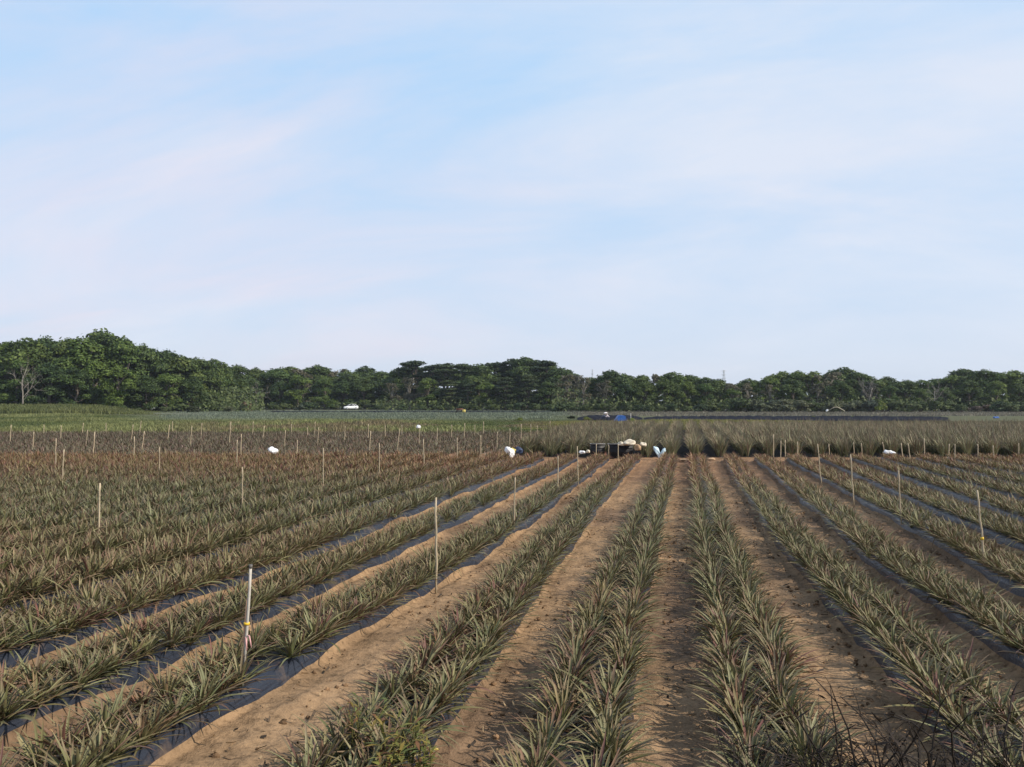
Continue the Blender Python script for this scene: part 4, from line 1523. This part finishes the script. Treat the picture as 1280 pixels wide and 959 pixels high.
for sx in (-1.15, 1.2):
    for s in (-1, 1):
        w = MB()
        w.tube([(sx, s * 0.70, 0.31), (sx, s * 0.86, 0.31)], [0.31, 0.31], 18)
        wo = w.build('wheel', M_TYRE, car)
        rm = MB()
        rm.tube([(sx, s * 0.855, 0.31), (sx, s * 0.872, 0.31)], [0.19, 0.17], 14)
        rm.build('rim', M_STEEL, wo)
for s in (-1, 1):
    h_ = MB()
    h_.box((-1.83, s * 0.56, 0.66), (0.12, 0.26, 0.13))
    h_.build('headlight', M_LAMP, car)
tag(car, 'white car parked at the foot of the woods', 'car')


# ------------------------------------------------------------------ pylons
def pylon(u, top, dep, label, wide=1.0):
    x, y = ground_at(u, dep)
    H = at_d(u, top, dep).z
    e = empty('lattice_pylon', (x, y, 0), PSI + 0.3)
    mb = MB()
    lv = [0, 0.2, 0.38, 0.54, 0.68, 0.8, 0.9, 1.0]
    hw = [4.2 * (1 - t) ** 1.3 * wide + 0.6 for t in lv]
    cs = ((-1, -1), (1, -1), (1, 1), (-1, 1))
    for a in range(4):
        mb.tube([(cs[a][0] * w, cs[a][1] * w, t * H) for w, t in zip(hw, lv)], 0.16, 4)
        b_ = (a + 1) % 4
        for k in range(len(lv) - 1):
            mb.tube([(cs[a][0] * hw[k], cs[a][1] * hw[k], lv[k] * H), (cs[b_][0] * hw[k + 1], cs[b_][1] * hw[k + 1], lv[k + 1] * H)], 0.09, 4)
            mb.tube([(cs[b_][0] * hw[k], cs[b_][1] * hw[k], lv[k] * H), (cs[a][0] * hw[k + 1], cs[a][1] * hw[k + 1], lv[k + 1] * H)], 0.09, 4)
    mb.build('tower_frame', M_STEEL, e)
    for t in (0.74, 0.86, 0.97):
        ar = MB()
        ar.tube([(-4.5 * wide, 0, t * H), (0, 0.5, t * H + 0.4), (4.5 * wide, 0, t * H)], [0.12, 0.22, 0.12], 4)
        ar.tube([(-4.5 * wide, 0, t * H), (0, -0.5, t * H - 0.9), (4.5 * wide, 0, t * H)], [0.1, 0.14, 0.1], 4)
        ar.build('cross_arm', M_STEEL, e)
    tag(e, label, 'pylon', 'distant pylons')


pylon(905, 462.5, 1150, 'faint lattice pylon rising behind the woods at the right')
pylon(740.5, 461.5, 1600, 'fainter lattice pylon behind thin greyish trees near the middle', 0.8)


# ------------------------------------------------------------------ weeds close to the camera
def dry_weed_mesh(seed, h):
    rng = np.random.default_rng(seed)
    mb = MB()
    for k in range(rng.integers(7, 11)):
        a = rng.uniform(0, 6.28)
        lean = rng.uniform(0.15, 0.8)
        p = Vector((rng.normal(0, 0.06), rng.normal(0, 0.06), -0.03))
        d = Vector((math.cos(a) * lean, math.sin(a) * lean, 1)).normalized()
        L = h * rng.uniform(0.55, 1.1)
        pts = [p]
        for j in range(6):
            d = (d + Vector(rng.normal(0, 0.16, 3))).normalized()
            if j > 3:
                d.z -= 0.25
            p = p + d * L / 6
            pts.append(p)
        c = np.array([0.034, 0.025, 0.019]) * rng.uniform(0.5, 1.6)
        mb.tube(pts, [0.0062, 0.006, 0.0054, 0.0048, 0.004, 0.0032, 0.0018], 5, c)
        for j in range(2, 6):
            for _ in range(2):
                dd = (Vector(rng.normal(0, 1, 3)) + Vector((0, 0, 0.4))).normalized()
                s0 = pts[j]
                l = rng.uniform(0.06, 0.22)
                mb.tube([s0, s0 + dd * l * 0.5, s0 + dd * l + Vector((0, 0, -0.03))], [0.0024, 0.0018, 0.0008], 4, c)
                if rng.random() < 0.6:                        # shrivelled leaf
                    e = s0 + dd * l
                    t = Vector(rng.normal(0, 1, 3)).normalized()
                    w = t.cross(dd).normalized() * 0.006
                    q = e + (dd + Vector((0, 0, -0.8))).normalized() * rng.uniform(0.04, 0.09)
                    m_ = e.lerp(q, 0.5)
                    mb.add([e - w * .3, m_ - w, m_ + w, e + w * .3, q - w * .2, q + w * .2], [(0, 1, 2, 3), (1, 4, 5, 2)], c * 1.4)
    return mesh_np('dry_weed', np.concatenate(mb.V), np.concatenate(mb.Q), M_WEED, np.concatenate(mb.C), True)


dws = [dry_weed_mesh(700 + k, 0.85) for k in range(6)]
spots = [(935, 985, 0.55), (985, 990, 0.6), (1020, 975, 0.7), (1058, 972, 0.85), (1095, 980, 0.8), (1128, 990, 0.9), (1160, 975, 0.85), (1190, 995, 0.8), (1222, 985, 0.85),
         (1250, 975, 0.8), (1276, 985, 0.9), (1080, 1020, 0.9), (1145, 1030, 0.9), (1205, 1035, 0.95), (1010, 1030, 0.7)]
for k, (uu, vv, s) in enumerate(sorted(spots)):
    p = at_z(uu, vv + 40, 0.25)
    s *= 1.25
    p.z = tz(p.x, p.y)
    o = link('dry_weed', dws[k % 6], None, p, k * 1.3)
    o.scale = (s, s, s * random.uniform(0.8, 1.0))
    tag(o, f'dead black twiggy weed along the bottom right edge, {ORD[k]} from the left', 'weed', 'dead weeds at the bottom right')


def green_weed_mesh(seed, h):
    rng = np.random.default_rng(seed)
    mb = MB()
    for k in range(5):
        a = rng.uniform(0, 6.28)
        pts = [Vector((rng.normal(0, 0.03), rng.normal(0, 0.03), -0.03))]
        d = Vector((math.cos(a) * 0.2, math.sin(a) * 0.2, 1)).normalized()
        L = h * rng.uniform(0.6, 1.05)
        for j in range(7):
            d = (d + Vector(rng.normal(0, 0.08, 3))).normalized()
            pts.append(pts[-1] + d * L / 7)
        cs = np.array([0.16, 0.15, 0.045]) * rng.uniform(0.7, 1.2)
        mb.tube(pts, [0.006, 0.0055, 0.005, 0.0045, 0.004, 0.0034, 0.0028, 0.0015], 5, cs)
        for j in range(1, 8):
            for _ in range(3):
                t = Vector((rng.normal(), rng.normal(), rng.uniform(0.1, 0.9))).normalized()
                l = rng.uniform(0.05, 0.11)
                w = t.cross(Vector((0, 0, 1))).normalized() * rng.uniform(0.006, 0.012)
                s0 = pts[j]
                m_, q = s0 + t * l * 0.5, s0 + t * l + Vector((0, 0, -0.015))
                c = np.array(random.choice([(0.16, 0.16, 0.04), (0.10, 0.12, 0.035), (0.20, 0.15, 0.04), (0.14, 0.07, 0.035)])) * rng.uniform(0.7, 1.2)
                mb.add([s0 - w * .15, m_ - w, m_ + w, s0 + w * .15, q - w * .1, q + w * .1], [(0, 1, 2, 3), (1, 4, 5, 2)], c)
    return mesh_np('weed', np.concatenate(mb.V), np.concatenate(mb.Q), M_WEED, np.concatenate(mb.C), True)


gws = [green_weed_mesh(760 + k, 0.46) for k in range(4)]
for k, (uu, vv, s) in enumerate([(452, 955, 0.9), (478, 985, 1.0), (505, 975, 1.1), (524, 968, 0.95), (545, 990, 0.7)]):
    p = at_z(uu, vv, 0.30)
    p.z = tz(p.x, p.y)
    o = link('weed', gws[k % 4], None, p, k * 1.9)
    o.scale = (s, s, s)
    tag(o, f'yellowish leafy weed at the bottom edge, {ORD[k]} from the left', 'weed', 'yellowish weeds in the second bed')

# yellow ribbon on the mulch near the bottom
p = at_z(538, 940, 0.22)
mb = MB()
pts = [(-0.05, 0, 0.01), (-0.02, 0.012, 0.025), (0.0, 0, 0.012), (0.01, -0.01, 0.0), (0.03, 0, 0.02), (0.055, 0.006, 0.018)]
mb.tube(pts, [0.004, 0.008, 0.007, 0.006, 0.008, 0.004], 6)
tag(mb.build('ribbon', M_YELLOW, None, (p.x, p.y, p.z), 0, True), 'pale yellow ribbon knotted at the bottom beside the mulch film', 'ribbon')

# dead leaf scraps and clods in the furrows
n = 5500
x = RNG.uniform(-9, 7, n)
y = 3.5 + 18 * RNG.random(n) ** 1.6
bz, best = bed_z(x, y)
k = best > 0.30
x, y = x[k], y[k]
z = terrain(x, y) + 0.012
n = len(x)
a = RNG.uniform(0, 6.28, n)
L = 0.006 + 0.04 * RNG.random(n) ** 3
w = RNG.uniform(0.003, 0.009, n)
up = RNG.uniform(-0.01, 0.03, n)
V = np.empty((n, 4, 3))
for j, (sl, sw) in enumerate(((-1, -1), (1, -1), (1, 1), (-1, 1))):
    V[:, j, 0] = x + np.cos(a) * L * sl - np.sin(a) * w * sw
    V[:, j, 1] = y + np.sin(a) * L * sl + np.cos(a) * w * sw
    V[:, j, 2] = z + up * (sl > 0) + 0.01 * (sw > 0)
base = np.array([[0.10, 0.07, 0.045], [0.30, 0.22, 0.13], [0.05, 0.038, 0.028]])[RNG.integers(0, 3, n)]
o = link('leaf_litter', mesh_np('leaf_litter', V, np.arange(n * 4).reshape(n, 4), M_WEED, np.repeat(base, 4, 0)))
tag(o, 'scraps of dead leaf scattered over the furrow soil', 'litter', None, 'stuff')

# loose clods
n = 26000
x = RNG.uniform(-9, 7, n)
y = 3.4 + 16 * RNG.random(n) ** 1.7
bz, best = bed_z(x, y)
cl_ = fbm(x * 1.1, y * 1.1, 140, 3)
k = (best > 0.30) & (RNG.random(n) < sstep(0.35, 0.7, cl_) * 0.9 + 0.1)
x, y = x[k], y[k]
n = len(x)
sz = 0.005 + 0.020 * RNG.random(n) ** 3
z = terrain(x, y) + sz * 0.3
lat, lon = 4, 6
th = np.linspace(0.15, math.pi - 0.15, lat)
ph = np.arange(lon) * 2 * math.pi / lon
D = np.stack([np.sin(th)[:, None] * np.cos(ph), np.sin(th)[:, None] * np.sin(ph), np.cos(th)[:, None] * np.ones(lon)], -1)
V = D[None] * (sz[:, None, None] * RNG.uniform(0.6, 1.35, (n, lat, lon)))[..., None] * np.array([1.2, 1.0, 0.75])
V = V + np.stack([x, y, z], -1)[:, None, None, :]
idx = np.arange(n * lat * lon).reshape(n, lat, lon)
nx_ = np.roll(idx, -1, 2)
Q = np.stack([idx[:, :-1], nx_[:, :-1], nx_[:, 1:], idx[:, 1:]], -1).reshape(-1, 4)
C = np.array([0.27, 0.168, 0.094]) * RNG.uniform(0.55, 1.15, (n, 1, 1, 1)) * np.ones((n, lat, lon, 1))
o = link('soil_clods', mesh_np('soil_clods', V.reshape(-1, 3), Q, M_SOIL, C.reshape(-1, 3)))
tag(o, 'loose crumbs and clods of soil in the furrows', 'soil clods', None, 'stuff')

# ------------------------------------------------------------------ haze
hz = MB()
hz.box((0, 700, 28.25), (3000, 2000, 62.5))
m = bpy.data.materials.new('haze')
m.use_nodes = True
m.node_tree.nodes.clear()
vo = m.node_tree.nodes.new('ShaderNodeVolumePrincipled')
vo.inputs['Color'].default_value = (0.80, 0.88, 1.0, 1)
vo.inputs['Density'].default_value = 0.00017
vo.inputs['Anisotropy'].default_value = 0.2
out = m.node_tree.nodes.new('ShaderNodeOutputMaterial')
m.node_tree.links.new(vo.outputs[0], out.inputs['Volume'])
o = hz.build('haze', m)
tag(o, 'thin pale haze over the whole plain', None, None, 'stuff')

# ------------------------------------------------------------------ light
SUN_EL = R(39)
s = Vector((math.cos(SUN_EL) * 0.985, -math.cos(SUN_EL) * 0.17, math.sin(SUN_EL)))
sd = bpy.data.lights.new('sun', 'SUN')
sd.energy = 4.7
sd.angle = R(0.6)
sd.color = (1.0, 0.90, 0.76)
so = bpy.data.objects.new('sun', sd)
COL.objects.link(so)
so.rotation_euler = s.to_track_quat('Z', 'Y').to_euler()
so.location = (30, -10, 40)

w = bpy.data.worlds.new('World')
scn.world = w
w.use_nodes = True
nt = w.node_tree
bg = nt.nodes['Background']
sky = N(nt, 'ShaderNodeTexSky')
sky.sky_type = 'NISHITA'
sky.sun_disc = False
sky.sun_elevation = SUN_EL
sky.sun_rotation = math.atan2(s.x, s.y)
sky.altitude = 20
sky.air_density = 1.0
sky.dust_density = 1.2
sky.ozone_density = 1.3
tc = N(nt, 'ShaderNodeTexCoord')
sp = N(nt, 'ShaderNodeSeparateXYZ')
nt.links.new(tc.outputs['Generated'], sp.inputs[0])
# thin high cloud: direction projected on a cloud layer
ad = N(nt, 'ShaderNodeMath', operation='ADD')
nt.links.new(sp.outputs['Z'], ad.inputs[0])
ad.inputs[1].default_value = 0.30
dv = []
for ax_ in ('X', 'Y'):
    q = N(nt, 'ShaderNodeMath', operation='DIVIDE')
    nt.links.new(sp.outputs[ax_], q.inputs[0])
    nt.links.new(ad.outputs[0], q.inputs[1])
    dv.append(q.outputs[0])
cb = N(nt, 'ShaderNodeCombineXYZ')
nt.links.new(dv[0], cb.inputs[0])
nt.links.new(dv[1], cb.inputs[1])
mp = N(nt, 'ShaderNodeMapping')
mp.inputs['Rotation'].default_value = (0, 0, R(8))
mp.inputs['Scale'].default_value = (0.9, 1.9, 1)
mp.inputs['Location'].default_value = (1.7, 0.4, 0)
nt.links.new(cb.outputs[0], mp.inputs[0])
n1 = N(nt, 'ShaderNodeTexNoise')
n1.inputs['Scale'].default_value = 0.95
n1.inputs['Detail'].default_value = 8
n1.inputs['Roughness'].default_value = 0.58
n1.inputs['Distortion'].default_value = 0.5
nt.links.new(mp.outputs[0], n1.inputs['Vector'])
veil = ramp(nt, n1.outputs['Fac'], [(0.36, 0.0), (0.52, 0.5), (0.66, 1.0)])
n2 = N(nt, 'ShaderNodeTexNoise')
n2.inputs['Scale'].default_value = 0.8
n2.inputs['Detail'].default_value = 3
mp2 = N(nt, 'ShaderNodeMapping')
mp2.inputs['Location'].default_value = (4.3, 2.2, 1.0)
nt.links.new(mp.outputs[0], mp2.inputs[0])
nt.links.new(mp2.outputs[0], n2.inputs['Vector'])
pink = ramp(nt, n2.outputs['Fac'], [(0.36, 0.1), (0.56, 1.0)])
pm = N(nt, 'ShaderNodeMath', operation='MULTIPLY')
nt.links.new(pink, pm.inputs[0])
mr = N(nt, 'ShaderNodeMapRange')
for q_, v_ in ((1, -0.05), (2, -0.62), (3, 0.15), (4, 1.25)):
    mr.inputs[q_].default_value = v_
nt.links.new(sp.outputs['X'], mr.inputs[0])
nt.links.new(mr.outputs[0], pm.inputs[1])
pink = pm.outputs[0]
vcol = mixcol(nt, (7.6, 8.3, 9.5), (8.6, 7.9, 8.8), pink)
low = ramp(nt, sp.outputs['Z'], [(0.0, 1.0), (0.12, 0.72), (0.40, 0.08)])
thin = mixcol(nt, (4.3, 6.9, 9.9), (7.2, 7.9, 9.1), low)
cloudy = mixcol(nt, thin, vcol, veil)
clear = ramp(nt, sp.outputs['Z'], [(0.45, 0.90), (0.88, 0.46)])        # the clear zenith is much darker than the veiled lower sky
zen = mixcol(nt, sky.outputs[0], (0.75, 0.85, 1.0), 1.0, 'MULTIPLY')
col = mixcol(nt, zen, cloudy, clear)
nt.links.new(col, bg.inputs['Color'])
bg.inputs['Strength'].default_value = 0.10

# ------------------------------------------------------------------ output
scn.view_settings.view_transform = 'Standard'
scn.view_settings.look = 'None'
scn.view_settings.exposure = 0.08
scn.view_settings.gamma = 1.0
scn.view_settings.use_curve_mapping = False
scn.render.engine = 'CYCLES'
scn.cycles.max_bounces = 6
scn.cycles.diffuse_bounces = 3
scn.cycles.transparent_max_bounces = 8
scn.cycles.volume_bounces = 0
scn.cycles.use_denoising = True
scn.cycles.use_adaptive_sampling = False
scn.cycles.denoiser = 'OPENIMAGEDENOISE'
